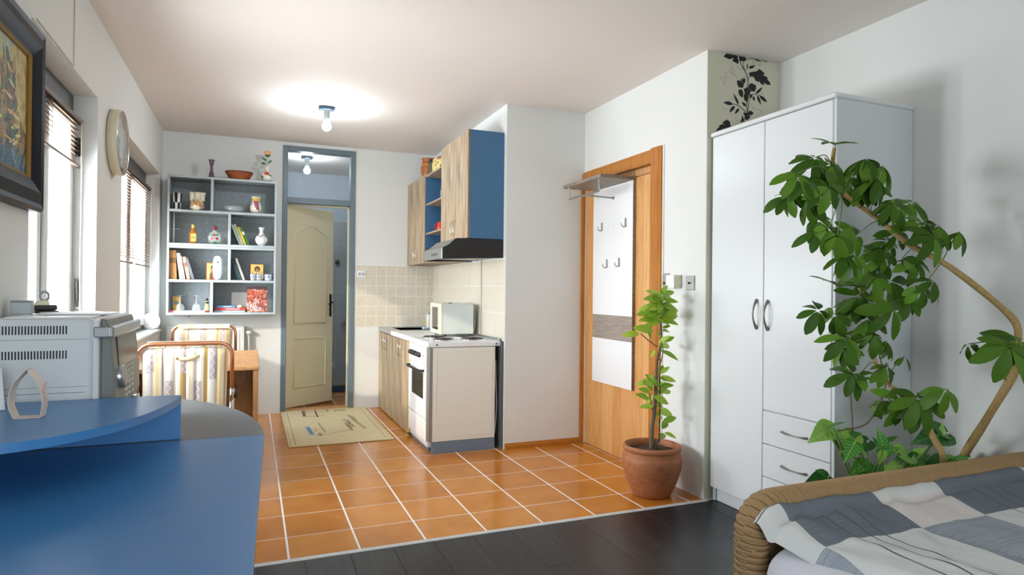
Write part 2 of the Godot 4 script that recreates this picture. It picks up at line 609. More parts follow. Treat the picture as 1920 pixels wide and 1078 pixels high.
	for i in 10:
		for j in 3:
			var z1 := -1.287 - i * 0.215
			var y0 := 0.873 + j * 0.2196
			obj("tile", bx(1.6995, 1.704, y0 + 0.0015, y0 + 0.2196 - 0.0015, maxf(z1 - 0.215 + 0.0015, BACK + 0.009), z1 - 0.0015, 0.0008), M.back_tiles[rng.randi() % 3], bed_)

func window_unit(n: String, z0: float, z1: float, split: float) -> Node3D:
	# white wooden window in a niche: outer frame, two sashes with a pane each, in a dark-topped recess
	var w := Node3D.new()
	w.name = n
	w.set_meta("kind", "structure")
	add_child(w, true)
	var x0 := -1.16
	var x1 := -1.10
	var f := MB.new()
	f.span(x0, x1, 0.88, 0.93, z0, z1, 0.004)
	f.span(x0, x1, 2.20, 2.33, z0, z1, 0.004)
	f.span(x0, x1, 0.93, 2.20, z0, z0 + 0.045, 0.004)
	f.span(x0, x1, 0.93, 2.20, z1 - 0.045, z1, 0.004)
	f.span(x0, x1, 0.93, 2.20, split - 0.03, split + 0.03, 0.004)
	obj("window_frame", f, M.win_frame, w)
	for q in [[z0 + 0.045, split - 0.03], [split + 0.03, z1 - 0.045]]:
		var s := MB.new()
		s.span(x0 + 0.005, x1 + 0.012, 0.93, 1.0, q[0], q[1], 0.005)
		s.span(x0 + 0.005, x1 + 0.012, 2.14, 2.20, q[0], q[1], 0.005)
		s.span(x0 + 0.005, x1 + 0.012, 1.0, 2.14, q[0], q[0] + 0.055, 0.005)
		s.span(x0 + 0.005, x1 + 0.012, 1.0, 2.14, q[1] - 0.055, q[1], 0.005)
		var so := obj("sash", s, M.white, w)
		obj("pane", bx(-1.137, -1.132, 1.0, 2.14, q[0] + 0.055, q[1] - 0.055), M.glass, so)
	obj("sill", bx(-1.10, FLAT_X0 + 0.025, 0.862, 0.885, z0 + 0.001, z1 - 0.001, 0.006), M.white, w)
	return w

func windows() -> void:
	M.win_frame = paint("5a5c5e", 0.5)
	window_unit("window_1", -0.72, 0.43, -0.15)
	var w := window_unit("window_2", -3.28, -1.43, -2.36)
	# lever handle on the middle of the kitchen window
	var h := MB.new()
	h.span(-1.088, -1.078, 1.43, 1.50, -2.35, -2.325, 0.003)
	h.span(-1.078, -1.045, 1.455, 1.475, -2.347, -2.328, 0.004)
	h.box(Vector3(-1.042, 1.41, -2.338), Vector3(0.014, 0.13, 0.018), 0.005)
	obj("handle", h, M.white, w)
	# rear window, out of view, added to let in fill light
	var r := Node3D.new()
	r.name = "window_3"
	r.set_meta("kind", "structure")
	add_child(r, true)
	var f := MB.new()
	f.span(-0.7, 0.9, 0.7, 0.76, REAR + 0.06, REAR + 0.12, 0.004)
	f.span(-0.7, 0.9, 2.34, 2.4, REAR + 0.06, REAR + 0.12, 0.004)
	for x in [-0.67, 0.1, 0.87]:
		f.span(x - 0.03, x + 0.03, 0.76, 2.34, REAR + 0.06, REAR + 0.12, 0.004)
	obj("window_frame", f, M.white, r)
	for q in [[-0.64, 0.07], [0.13, 0.84]]:
		obj("pane", bx(q[0], q[1], 0.76, 2.34, REAR + 0.088, REAR + 0.092), M.glass, r)
	blind("window_1", -0.70, 0.41, 1.93, 2.19, "short brown slatted blind half raised in the window behind the painting", 0.024)
	blind("window_2", -3.26, -1.45, 1.46, 2.19, "long slatted blind lowered to the handle of the kitchen window beyond the clock", 0.024)

func blind(_w: String, z0: float, z1: float, y0: float, y1: float, label: String, pitch: float) -> void:
	var t := thing("window_blind", label, "blind", Vector3(-1.065, y1, (z0 + z1) * 0.5))
	var hw := (z1 - z0) * 0.5
	obj("head_rail", bx(-0.016, 0.016, -0.025, 0.0, -hw, hw, 0.003), M.slat_dark, t)
	var slat := MB.new(true)
	slat.grid(1, 3, func(u: float, v: float) -> Vector3:
		var a := v * 2.0 - 1.0
		return Vector3(a * 0.0125, 0.0022 * (1.0 - a * a) - a * 0.0075, (0.5 - u) * 2.0 * hw))
	var sm := slat.done()
	var n := int((y1 - y0 - 0.045) / pitch)
	for i in n:
		obj("slat", sm, M.slat, t, Vector3(0, -0.035 - i * pitch, 0))
	obj("bottom_rail", bx(-0.012, 0.012, y0 - y1 - 0.004, y0 - y1 + 0.008, -hw, hw, 0.003), M.slat_dark, t)
	for z in [-hw * 0.72, 0.0, hw * 0.72]:
		obj("ladder_tape", rod([Vector3(0.0115, -0.02, z), Vector3(0.0115, y0 - y1, z)], 0.0011, 5), M.slat_dark, t)
	var ends := -hw + 0.03
	obj("cord", rod(Array(curve([Vector3(0.018, -0.02, ends), Vector3(0.02, -0.4, ends + 0.004), Vector3(0.018, -0.75, ends + 0.014), Vector3(0.02, -1.04, ends + 0.004)], 5)), 0.0028, 6), M.cord, t)
	obj("cord", rod(Array(curve([Vector3(0.018, -0.02, ends + 0.02), Vector3(0.021, -0.35, ends + 0.02), Vector3(0.018, -0.7, ends + 0.002), Vector3(0.02, -1.0, ends + 0.012)], 5)), 0.0028, 6), M.cord, t)
	obj("tassel", turned([Vector2(0, -1.085), Vector2(0.008, -1.08), Vector2(0.006, -1.045), Vector2(0.002, -1.04)], 10), M.cord, t, Vector3(0.02, 0.0, ends + 0.006))

func bow_handle(length: float, reach: float, w := 0.006) -> MB:
	# a curved pull standing along y, bowing out to -x
	var p := []
	for i in 11:
		var u := i / 10.0
		p.append(Vector3(-reach * pow(sin(PI * u), 0.75), (u - 0.5) * length, 0))
	return rod(Array(p), func(u: float) -> float: return w * (1.25 - 0.7 * sin(PI * u)), 8, Vector2(1.0, 1.0))

func kitchen() -> void:
	# ---- floor units
	var t := thing("base_cabinet", "oak floor cabinet below the steel sink, at the back wall", "cabinet", Vector3(1.118, 0, -3.445))
	obj("body", bx(0, 0.575, 0.004, 0.82, 0.003, 0.69, 0.002), M.oak_edge, t)
	for k in 2:
		var d := obj("door", bx(-0.018, -0.001, 0.012, 0.818, 0.004 + k * 0.345, 0.343 + k * 0.345, 0.0025), M.oak, t)
		obj("handle", bow_handle(0.12, 0.018, 0.0034), M.chrome, d, Vector3(-0.018, 0.71, 0.345 + (k * 2 - 1) * 0.045))
	t = thing("base_cabinet", "oak floor cabinet between the sink unit and the white cooker", "cabinet", Vector3(1.118, 0, -2.752))
	obj("body", bx(0, 0.575, 0.004, 0.82, 0.002, 0.72, 0.002), M.oak_edge, t)
	obj("edge_strip", bx(-0.017, 0.0, 0.03, 0.82, 0.722, 0.742, 0.002), M.yellow_edge, t)
	for k in 2:
		var d := obj("door", bx(-0.018, -0.001, 0.012, 0.818, 0.003 + k * 0.36, 0.360 + k * 0.36, 0.0025), M.oak, t)
		obj("handle", bow_handle(0.12, 0.018, 0.0034), M.chrome, d, Vector3(-0.018, 0.71, 0.362 + (k * 2 - 1) * 0.045))
	# steel sink top and white worktop
	t = thing("sink", "stainless steel sink top with one basin in the back corner", "sink", Vector3(1.09, 0.826, -3.443))
	var m := MB.new()
	m.span(0, 0.12, 0, 0.042, 0, 0.69, 0.006)
	m.span(0.52, 0.605, 0, 0.042, 0, 0.69, 0.006)
	m.span(0.12, 0.52, 0, 0.042, 0, 0.14, 0.004)
	m.span(0.12, 0.52, 0, 0.042, 0.58, 0.69, 0.004)
	obj("top", m, M.steel, t)
	m = MB.new()
	m.span(0.115, 0.525, -0.12, -0.116, 0.135, 0.585)
	m.span(0.115, 0.12, -0.12, 0.036, 0.135, 0.585)
	m.span(0.52, 0.525, -0.12, 0.036, 0.135, 0.585)
	m.span(0.12, 0.52, -0.12, 0.036, 0.135, 0.14)
	m.span(0.12, 0.52, -0.12, 0.036, 0.58, 0.585)
	obj("basin", m, M.steel, t)
	tag(obj("worktop", bx(1.085, 1.692, 0.826, 0.868, -2.75, -2.008, 0.005), M.gloss_white), "short white worktop between steel sink and cooker", "worktop")
	# ---- cooker
	t = thing("cooker", "white electric cooker with black knobs, oven window and four hotplates", "cooker", Vector3(1.10, 0, -2.0))
	obj("body", bx(0.012, 0.55, 0.03, 0.82, 0.002, 0.575, 0.003), M.gloss_white, t)
	m = MB.new()
	m.span(-0.014, 0.592, 0.826, 0.868, 0.0, 0.664, 0.006)
	var hob := obj("hob", m, M.gloss_white, t)
	obj("splash_rail", bx(0.572, 0.592, 0.868, 0.889, 0.0, 0.664, 0.004), M.steel, t)
	for q in [[0.17, 0.19, 0.09], [0.42, 0.19, 0.075], [0.17, 0.47, 0.075], [0.42, 0.47, 0.09]]:
		var r: float = q[2]
		var pl := obj("hotplate", turned([Vector2(0, 0.0155), Vector2(r * 0.3, 0.0155), Vector2(r * 0.32, 0.013), Vector2(r * 0.9, 0.0145), Vector2(r * 0.95, 0.0145), Vector2(r * 0.99, 0.011), Vector2(r * 0.99, 0.002)], 28), M.plate, t, Vector3(q[0], 0.868, q[1]))
		obj("rim", turned([Vector2(r * 1.13, 0.0), Vector2(r * 1.12, 0.006), Vector2(r * 1.02, 0.008), Vector2(r * 1.0, 0.003)], 28), M.chrome, pl)
	obj("plinth", bx(0.022, 0.04, 0.0005, 0.029, 0.003, 0.575, 0.002), M.plinth, t)
	obj("control_panel", bx(-0.004, 0.014, 0.665, 0.822, 0.003, 0.575, 0.003), M.gloss_white, t)
	for i in 6:
		var k := obj("knob", turned([Vector2(0.021, 0), Vector2(0.021, 0.012), Vector2(0.016, 0.015), Vector2(0.016, 0.026), Vector2(0, 0.027)], 16), M.black, t, Vector3(-0.004, 0.745, 0.08 + i * 0.062))
		k.rotation.z = PI / 2
	obj("pilot_lamp", turned([Vector2(0.006, 0), Vector2(0.006, 0.004), Vector2(0, 0.006)], 10), M.red, t, Vector3(-0.004, 0.745, 0.49)).rotation.z = PI / 2
	m = MB.new()
	m.span(-0.006, 0.012, 0.255, 0.655, 0.003, 0.10, 0.003)
	m.span(-0.006, 0.012, 0.255, 0.655, 0.50, 0.575, 0.003)
	m.span(-0.006, 0.012, 0.255, 0.40, 0.10, 0.50, 0.003)
	m.span(-0.006, 0.012, 0.605, 0.655, 0.10, 0.50, 0.003)
	var od := obj("oven_door", m, M.gloss_white, t)
	obj("window", bx(-0.001, 0.004, 0.40, 0.605, 0.10, 0.50), M.oven_glass, od)
	m = MB.new(true)
	m.tube(PackedVector3Array([Vector3(-0.006, 0.632, 0.05), Vector3(-0.036, 0.632, 0.06), Vector3(-0.042, 0.630, 0.10), Vector3(-0.042, 0.630, 0.48), Vector3(-0.036, 0.632, 0.52), Vector3(-0.006, 0.632, 0.53)]), 0.010, 8)
	obj("handle", m, M.black, od)
	obj("drawer", bx(-0.004, 0.012, 0.075, 0.245, 0.003, 0.575, 0.003), M.gloss_white, t)
	# ---- panel that closes the cooker's side
	t = thing("side_panel", "cream board panel with grey edge and plinth closing the cooker side", "panel", Vector3(1.10, 0, -1.42))
	obj("front_edge", bx(0.0, 0.026, 0.09, 0.82, 0.002, 0.088, 0.002), M.steel_matt, t)
	var bd := obj("board", bx(0.027, 0.546, 0.092, 0.822, 0.062, 0.086, 0.002), M.warm_white, t)
	m = MB.new()
	m.span(0.055, 0.520, 0.128, 0.131, 0.086, 0.0885, 0.0005)
	m.span(0.055, 0.520, 0.786, 0.789, 0.086, 0.0885, 0.0005)
	m.span(0.055, 0.058, 0.128, 0.789, 0.086, 0.0885, 0.0005)
	m.span(0.517, 0.520, 0.128, 0.789, 0.086, 0.0885, 0.0005)
	obj("moulding", m, M.warm_white, bd)
	obj("plinth", bx(0.022, 0.546, 0.0005, 0.09, 0.066, 0.089, 0.002), M.plinth, t)
	for q in [[0.04, 0.03], [0.53, 0.03]]:
		obj("screw", turned([Vector2(0.006, 0), Vector2(0.005, 0.003), Vector2(0, 0.0035)], 10), M.chrome, t, Vector3(q[0], q[1], 0.089)).rotation.x = PI / 2
	for q in [0.06, 0.555]:
		obj("screw", turned([Vector2(0.007, 0), Vector2(0.006, 0.004), Vector2(0, 0.005)], 10), M.black, t, Vector3(q, 0.845, 0.084)).rotation.x = PI / 2
	tag(obj("power_cable", rod(Array(curve([Vector3(1.674, 0.70, -1.40), Vector3(1.672, 0.55, -1.385), Vector3(1.678, 0.35, -1.38), Vector3(1.67, 0.15, -1.39), Vector3(1.664, 0.06, -1.42)], 6)), 0.005, 7), M.white), "white power cable hanging in the gap behind the cooker", "cable")
	tag(obj("wall_board", bx(1.686, 1.704, 0.002, 0.866, -1.99, -1.30, 0.002), M.board_grey), "grey board on the wall in the gap behind the cooker", "board")
	# ---- wall units
	t = thing("wall_cabinet", "tall oak wall cabinet with blue side, above the cooker hood", "cabinet", Vector3(1.40, 1.69, -2.11))
	obj("body", bx(0.02, 0.304, 0.0, 0.866, 0.002, 0.765, 0.0015), M.oak_edge, t)
	obj("side_panel", bx(0.014, 0.3045, 0.0, 0.866, 0.7655, 0.781, 0.0015), M.cab_blue, t)
	obj("edge_strip", bx(-0.0005, 0.0135, 0.0, 0.866, 0.7655, 0.781, 0.001), M.oak_edge, t)
	for k in 2:
		var d := obj("door", bx(0.0, 0.0185, 0.002, 0.864, 0.003 + k * 0.382, 0.382 + k * 0.382, 0.0025), M.oak, t)
		obj("handle", bow_handle(0.12, 0.018, 0.0034), M.chrome, d, Vector3(0.0, 0.115, 0.384 + (k * 2 - 1) * 0.04))
	t = thing("wall_cabinet", "lower oak wall cabinet with two doors in the kitchen corner", "cabinet", Vector3(1.40, 1.537, -3.448))
	obj("body", bx(0.02, 0.304, 0.0, 0.886, 0.002, 0.755, 0.0015), M.oak_edge, t)
	for k in 2:
		var d := obj("door", bx(0.0, 0.0185, 0.002, 0.886, 0.004 + k * 0.376, 0.378 + k * 0.376, 0.0025), M.oak, t)
		obj("handle", bow_handle(0.12, 0.018, 0.0034), M.chrome, d, Vector3(0.0, 0.115, 0.380 + (k * 2 - 1) * 0.04))
	t = thing("open_cabinet", "open blue backed wall cabinet with oak shelves between the closed ones", "cabinet", Vector3(1.40, 1.537, -2.692))
	obj("back_panel", bx(0.292, 0.304, 0.016, 0.85, 0.018, 0.562), M.cab_blue, t)
	obj("side_panel", bx(0.004, 0.3, 0.0, 0.868, 0.001, 0.018, 0.001), M.cab_blue, t)
	obj("side_panel", bx(0.01, 0.3, 0.0, 0.868, 0.562, 0.579, 0.001), M.cab_blue, t)
	obj("edge_strip", bx(-0.002, 0.004, 0.0, 0.868, 0.001, 0.018, 0.001), M.oak_edge, t)
	obj("top_board", bx(0.002, 0.304, 0.851, 0.868, 0.018, 0.562, 0.0015), M.oak, t)
	obj("bottom_board", bx(0.002, 0.304, 0.0, 0.016, 0.018, 0.562, 0.0015), M.oak, t)
	for y in [0.29, 0.578]:
		obj("shelf", bx(0.008, 0.292, y - 0.008, y + 0.008, 0.0185, 0.5615, 0.0015), M.oak, t)
	# ---- cooker hood
	t = thing("cooker_hood", "black sided slim cooker hood below the tall wall cabinet", "cooker hood", Vector3(0, 0, -1.952))
	var prof := PackedVector2Array([Vector2(1.704, 1.54), Vector2(1.704, 1.686), Vector2(1.312, 1.686), Vector2(1.298, 1.680), Vector2(1.248, 1.634), Vector2(1.205, 1.612), Vector2(1.199, 1.602), Vector2(1.199, 1.528), Vector2(1.206, 1.52)])
	m = MB.new()
	m.prism(prof, 0.02)
	var cheek := m.done()
	obj("side_panel", cheek, M.black_matt, t, Vector3(0, 0, 0.602))
	obj("side_panel", cheek, M.black_matt, t)
	m = MB.new()
	m.prism(PackedVector2Array([Vector2(1.704, 1.55), Vector2(1.704, 1.685), Vector2(1.312, 1.685), Vector2(1.250, 1.632), Vector2(1.206, 1.610), Vector2(1.203, 1.54)]), 0.582, Transform3D(Basis(), Vector3(0, 0, 0.02)))
	obj("body", m, M.hood_grey, t)
	obj("front_strip", bx(1.194, 1.203, 1.522, 1.606, 0.022, 0.60, 0.003), M.steel_matt, t)
	obj("grease_filter", bx(1.23, 1.66, 1.540, 1.549, 0.05, 0.575, 0.002), M.steel_matt, t)
	var sw := obj("switch_plate", bx(1.190, 1.194, 1.545, 1.578, 0.30, 0.50, 0.001), M.hood_grey, t)
	for i in 3:
		obj("slider", bx(1.186, 1.190, 1.555, 1.568, 0.325 + i * 0.06, 0.345 + i * 0.06, 0.001), M.black, sw)
	# ---- microwave, turned a little on the worktop
	t = thing("microwave", "old cream microwave with dark window, standing beside the hotplates", "microwave", Vector3(1.345, 0.869, -1.895), deg_to_rad(-4.0))
	obj("case", bx(0.02, 0.30, 0.018, 0.285, -0.46, 0.0, 0.006), M.micro_case, t)
	m = MB.new()
	m.span(0.0, 0.022, 0.016, 0.287, -0.462, -0.425, 0.005)
	m.span(0.0, 0.022, 0.016, 0.287, -0.115, 0.002, 0.005)
	m.span(0.0, 0.022, 0.016, 0.05, -0.43, -0.11, 0.004)
	m.span(0.0, 0.022, 0.250, 0.287, -0.43, -0.11, 0.004)
	var fr := obj("front_frame", m, M.cream, t)
	obj("window", bx(0.008, 0.013, 0.05, 0.25, -0.425, -0.115), M.oven_glass, fr)
	for y in [0.09, 0.2]:
		obj("knob", turned([Vector2(0.015, 0), Vector2(0.014, 0.012), Vector2(0, 0.013)], 14), M.cream, t, Vector3(0.0, y, -0.055)).rotation.z = PI / 2
	for q in [[0.05, -0.04], [0.27, -0.04], [0.05, -0.42], [0.27, -0.42]]:
		obj("foot", turned([Vector2(0.012, 0), Vector2(0.014, 0.018)], 10), M.black, t, Vector3(q[0], 0, q[1]))
	obj("screw", bx(0.12, 0.155, 0.285, 0.291, -0.25, -0.22, 0.002), M.black, t)
	obj("cord", rod(Array(curve([Vector3(0.30, 0.24, -0.06), Vector3(0.322, 0.22, -0.06), Vector3(0.326, 0.12, -0.06), Vector3(0.316, 0.04, -0.06), Vector3(0.303, 0.022, -0.06)], 5)), 0.004, 6), M.white, t)
	tag(obj("wall_cable", rod([Vector3(1.694, 1.54, -1.83), Vector3(1.694, 1.2, -1.826), Vector3(1.694, 0.892, -1.835)], 0.004, 6), M.cable_beige), "thin beige cable running down the tiles from the hood", "cable")
	# ---- small things
	t = thing("soap_bottle", "small white washing-up bottle with a yellow label beside the microwave", "bottle", Vector3(1.54, 0.868, -3.0))
	obj("body", bx(-0.028, 0.028, 0.001, 0.15, -0.02, 0.02, 0.008), M.white, t)
	obj("label", bx(-0.031, -0.027, 0.03, 0.09, -0.014, 0.014, 0.001), M.yellow, t)
	obj("cap", turned([Vector2(0.012, 0.15), Vector2(0.012, 0.175), Vector2(0, 0.178)], 12), M.grey_paint, t)
	t = thing("sponge", "pale blue sponge at the rim of the steel sink", "sponge", Vector3(1.50, 0.868, -2.93))
	obj("pad", bx(-0.05, 0.05, 0.001, 0.022, -0.035, 0.035, 0.006), M.pale_blue, t)
	t = thing("wall_socket", "white double wall socket on the beige tiles beside the bathroom door", "socket", Vector3(0.905, 1.437, BACK + 0.0085))
	obj("plate", bx(-0.045, 0.045, -0.04, 0.04, 0, 0.009, 0.004), M.white, t)
	for k in [-1, 1]:
		var so := obj("outlet", turned([Vector2(0.018, 0.0), Vector2(0.019, 0.003), Vector2(0.016, 0.003), Vector2(0.014, 0.0015), Vector2(0, 0.0015)], 16), M.warm_white, t, Vector3(k * 0.021, 0, 0.0075))
		so.rotation.x = PI / 2
		for h in [-1, 1]:
			obj("hole", turned([Vector2(0.0026, 0.0), Vector2(0.0026, 0.0009), Vector2(0, 0.0009)], 8), M.black, so, Vector3(h * 0.006, 0.001, 0))
	# jug and tins on top of the wall cabinets
	t = thing("clay_jug", "brown clay jug with two pale bands on the corner cabinet", "jug", Vector3(1.53, 2.4235, -3.06))
	var jp := [Vector2(0.0, 0.0), Vector2(0.055, 0.0), Vector2(0.075, 0.07), Vector2(0.083, 0.125), Vector2(0.076, 0.17), Vector2(0.066, 0.195), Vector2(0.072, 0.225), Vector2(0.078, 0.23), Vector2(0.07, 0.228), Vector2(0.06, 0.2), Vector2(0.0, 0.19)]
	obj("body", turned(jp, 24), M.clay_brown, t)
	for y in [0.152, 0.168]:
		obj("band", turned([Vector2(0.0805 - (y - 0.152) * 0.25, y - 0.003), Vector2(0.0815 - (y - 0.152) * 0.25, y), Vector2(0.0795 - (y - 0.152) * 0.25, y + 0.003)], 24), M.ochre, t)
	obj("handle", rod(Array(curve([Vector3(0.05, 0.215, 0.05), Vector3(0.09, 0.2, 0.08), Vector3(0.095, 0.14, 0.085), Vector3(0.06, 0.1, 0.05)], 5)), 0.008, 8), M.clay_brown, t)
	t = thing("green_tin", "dark green square tin beside the clay jug on the cabinet", "tin", Vector3(1.53, 2.4235, -2.83))
	obj("body", bx(-0.05, 0.05, 0.0005, 0.15, -0.05, 0.05, 0.006), M.olive, t)
	obj("lid", bx(-0.052, 0.052, 0.15, 0.172, -0.052, 0.052, 0.004), M.black, t)
	var k3 := 0
	for q in [[-2.60, 0.165, "first yellow spotted jar from the clay jug on the open cabinet"], [-2.44, 0.155, "middle yellow spotted jar on the open kitchen cabinet"], [-2.27, 0.17, "yellow jar on the open cabinet, against the tall cabinet"]]:
		t = thing("yellow_jar", q[2], "jar", Vector3(1.50, 2.4055, q[0]), 0.0, "yellow jars on the open cabinet")
		var h: float = q[1]
		obj("body", turned([Vector2(0, 0.0005), Vector2(0.048, 0.0005), Vector2(0.055, 0.012), Vector2(0.056, h * 0.6), Vector2(0.05, h * 0.78), Vector2(0.044, h * 0.82), Vector2(0, h * 0.82)], 20), M.jar_yellow, t)
		obj("lid", turned([Vector2(0.048, h * 0.82), Vector2(0.05, h * 0.86), Vector2(0.045, h * 0.95), Vector2(0.012, h * 0.97), Vector2(0.012, h), Vector2(0, h)], 20), M.jar_yellow if k3 != 1 else M.clay_brown, t)
		for i in 5:
			var a := PI + (i - 2) * 0.5 + k3
			obj("spot", turned([Vector2(0.008, 0), Vector2(0.007, 0.0016), Vector2(0, 0.002)], 8), M.black, t, Vector3(cos(a) * 0.0555, h * (0.2 + 0.17 * ((i * 2) % 3)), -sin(a) * 0.0555)).transform.basis = Basis(Vector3(0, 1, 0), a) * Basis(Vector3(0, 0, 1), -PI / 2)
		k3 += 1
	t = thing("red_cup", "bright red plastic cup on the lower shelf of the open cabinet", "cup", Vector3(1.475, 1.8235, -2.37))
	obj("body", turned([Vector2(0, 0.0005), Vector2(0.042, 0.0005), Vector2(0.034, 0.095), Vector2(0.0315, 0.096), Vector2(0.0385, 0.005), Vector2(0, 0.004)], 20), M.red, t)
	obj("handle", rod(Array(curve([Vector3(-0.034, 0.08, 0), Vector3(-0.058, 0.07, 0.0), Vector3(-0.058, 0.035, 0.0), Vector3(-0.039, 0.025, 0)], 4)), 0.0045, 6), M.red, t)
	t = thing("storage_jar", "clear glass storage jar on the upper shelf of the open cabinet", "jar", Vector3(1.50, 2.1235, -2.33))
	obj("body", turned([Vector2(0, 0.0005), Vector2(0.04, 0.0005), Vector2(0.045, 0.01), Vector2(0.045, 0.09), Vector2(0.036, 0.105), Vector2(0.034, 0.105), Vector2(0.042, 0.088), Vector2(0.042, 0.012), Vector2(0, 0.006)], 20), M.clear, t)
	obj("lid", turned([Vector2(0.038, 0.105), Vector2(0.04, 0.11), Vector2(0.04, 0.125), Vector2(0, 0.128)], 20), M.olive, t)
	t = thing("gas_valve", "tiny yellow valve on the floor between oak cabinet and cooker", "valve", Vector3(1.082, 0.0005, -1.99))
	obj("pipe", rod([Vector3(0.0, 0.014, -0.012), Vector3(0.0, 0.014, 0.04)], 0.013, 8), M.yellow_edge, t)
	obj("tap", bx(-0.012, 0.012, 0.027, 0.034, 0.0, 0.045, 0.002), M.olive, t)
	# rug in front of the bathroom door
	rug()

func rug() -> void:
	var im := canvas(320, 480, "d9cba4")
	var r := RandomNumberGenerator.new()
	r.seed = 5
	for i in 5200:
		var c := Color("d9cba4").lerp(Color(["c4b58a", "e6dcbc", "cfc08f"][r.randi() % 3]), r.randf() * 0.6)
		im.fill_rect(Rect2i(r.randi() % 320, r.randi() % 480, 1 + r.randi() % 9, 1 + r.randi() % 3), c)
	var line := Color("8d7850")
	stroke(im, [Vector2(20, 18), Vector2(20, 462)], 2, line)
	stroke(im, [Vector2(300, 18), Vector2(300, 462)], 2, line)
	stroke(im, [Vector2(6, 4), Vector2(6, 476)], 2, Color("b5a275"))
	stroke(im, [Vector2(314, 4), Vector2(314, 476)], 2, Color("b5a275"))
	var dark := Color("4a3f38")
	# open box drawing by the door
	stroke(im, [Vector2(92, 14), Vector2(78, 14), Vector2(76, 110), Vector2(150, 112)], 4, dark)
	stroke(im, [Vector2(84, 22), Vector2(82, 100)], 7, Color("6d6258"))
	stroke(im, [Vector2(126, 20), Vector2(124, 128)], 6, Color("6a4a3c"))
	stroke(im, [Vector2(90, 30), Vector2(170, 30), Vector2(172, 50), Vector2(140, 60)], 3, Color("7a6a52"))
	stroke(im, [Vector2(196, 44), Vector2(214, 36), Vector2(222, 44), Vector2(240, 34)], 6, Color("3c3431"))
	stroke(im, [Vector2(170, 20), Vector2(176, 36)], 4, dark)
	# tilted bars with speckles on the right
	for q in [[236, 128, 258, 330, 12, "b3a27c"], [212, 196, 222, 300, 22, "c2b491"], [206, 250, 214, 340, 8, "9a7c58"]]:
		stroke(im, [Vector2(q[0], q[1]), Vector2(q[2], q[3])], q[4], Color(q[5]))
	for i in 60:
		im.fill_rect(Rect2i(int(206 + r.randf() * 20), int(190 + r.randf() * 110), 2 + r.randi() % 4, 3 + r.randi() % 6), Color(["5a534c", "6e675e", "8a8274"][r.randi() % 3]))
	for i in 26:
		im.fill_rect(Rect2i(int(236 + r.randf() * 14), int(132 + r.randf() * 110), 2 + r.randi() % 5, 2 + r.randi() % 5), Color("5d5750"))
	# dotted lines
	for i in 12:
		im.fill_rect(Rect2i(114 + i * 8, int(372 - i * 3.2), 5, 4), dark)
	for i in 9:
		im.fill_rect(Rect2i(148 + i * 7, 338 - i, 5, 3), Color("7c6c54"))
	# blue bar, grey bar and diamonds on the left
	stroke(im, [Vector2(74, 262), Vector2(80, 356)], 13, Color("5f86b4"))
	stroke(im, [Vector2(64, 268), Vector2(78, 262)], 8, Color("9aa9b8"))
	stroke(im, [Vector2(80, 372), Vector2(100, 372)], 7, Color("a8b2bc"))
	stroke(im, [Vector2(116, 220), Vector2(124, 340)], 7, Color("a39b84"))
	for q in [[104, 372, 12, "5b3a3a"], [104, 352, 7, "6b675e"], [96, 318, 6, "4e5a63"], [92, 300, 5, "7a7a74"], [98, 284, 5, "6b675e"]]:
		for k in int(q[2]):
			im.fill_rect(Rect2i(int(q[0] - q[2] + k), int(q[1] - k * 0.7), int((q[2] - k) * 2), int(k * 1.4) + 1), Color(q[3]))
	var m := MB.new()
	m.span(-0.425, 0.425, 0.0, 0.0075, -0.79, 0.79, 0.003)
	var t := thing("rug", "beige patterned rug with blue and brown motifs before the bathroom door", "rug", Vector3(0.531, 0.0008, -2.69))
	obj("backing", m, M.rug_edge, t)
	m = MB.new()
	m.quad(Vector3(-0.42, 0.0082, 0.785), Vector3(0.42, 0.0082, 0.785), Vector3(0.42, 0.0082, -0.785), Vector3(-0.42, 0.0082, -0.785))
	obj("pile", m, bumpy(pic(0.95, im), 0.3, 1.5, 9), t)

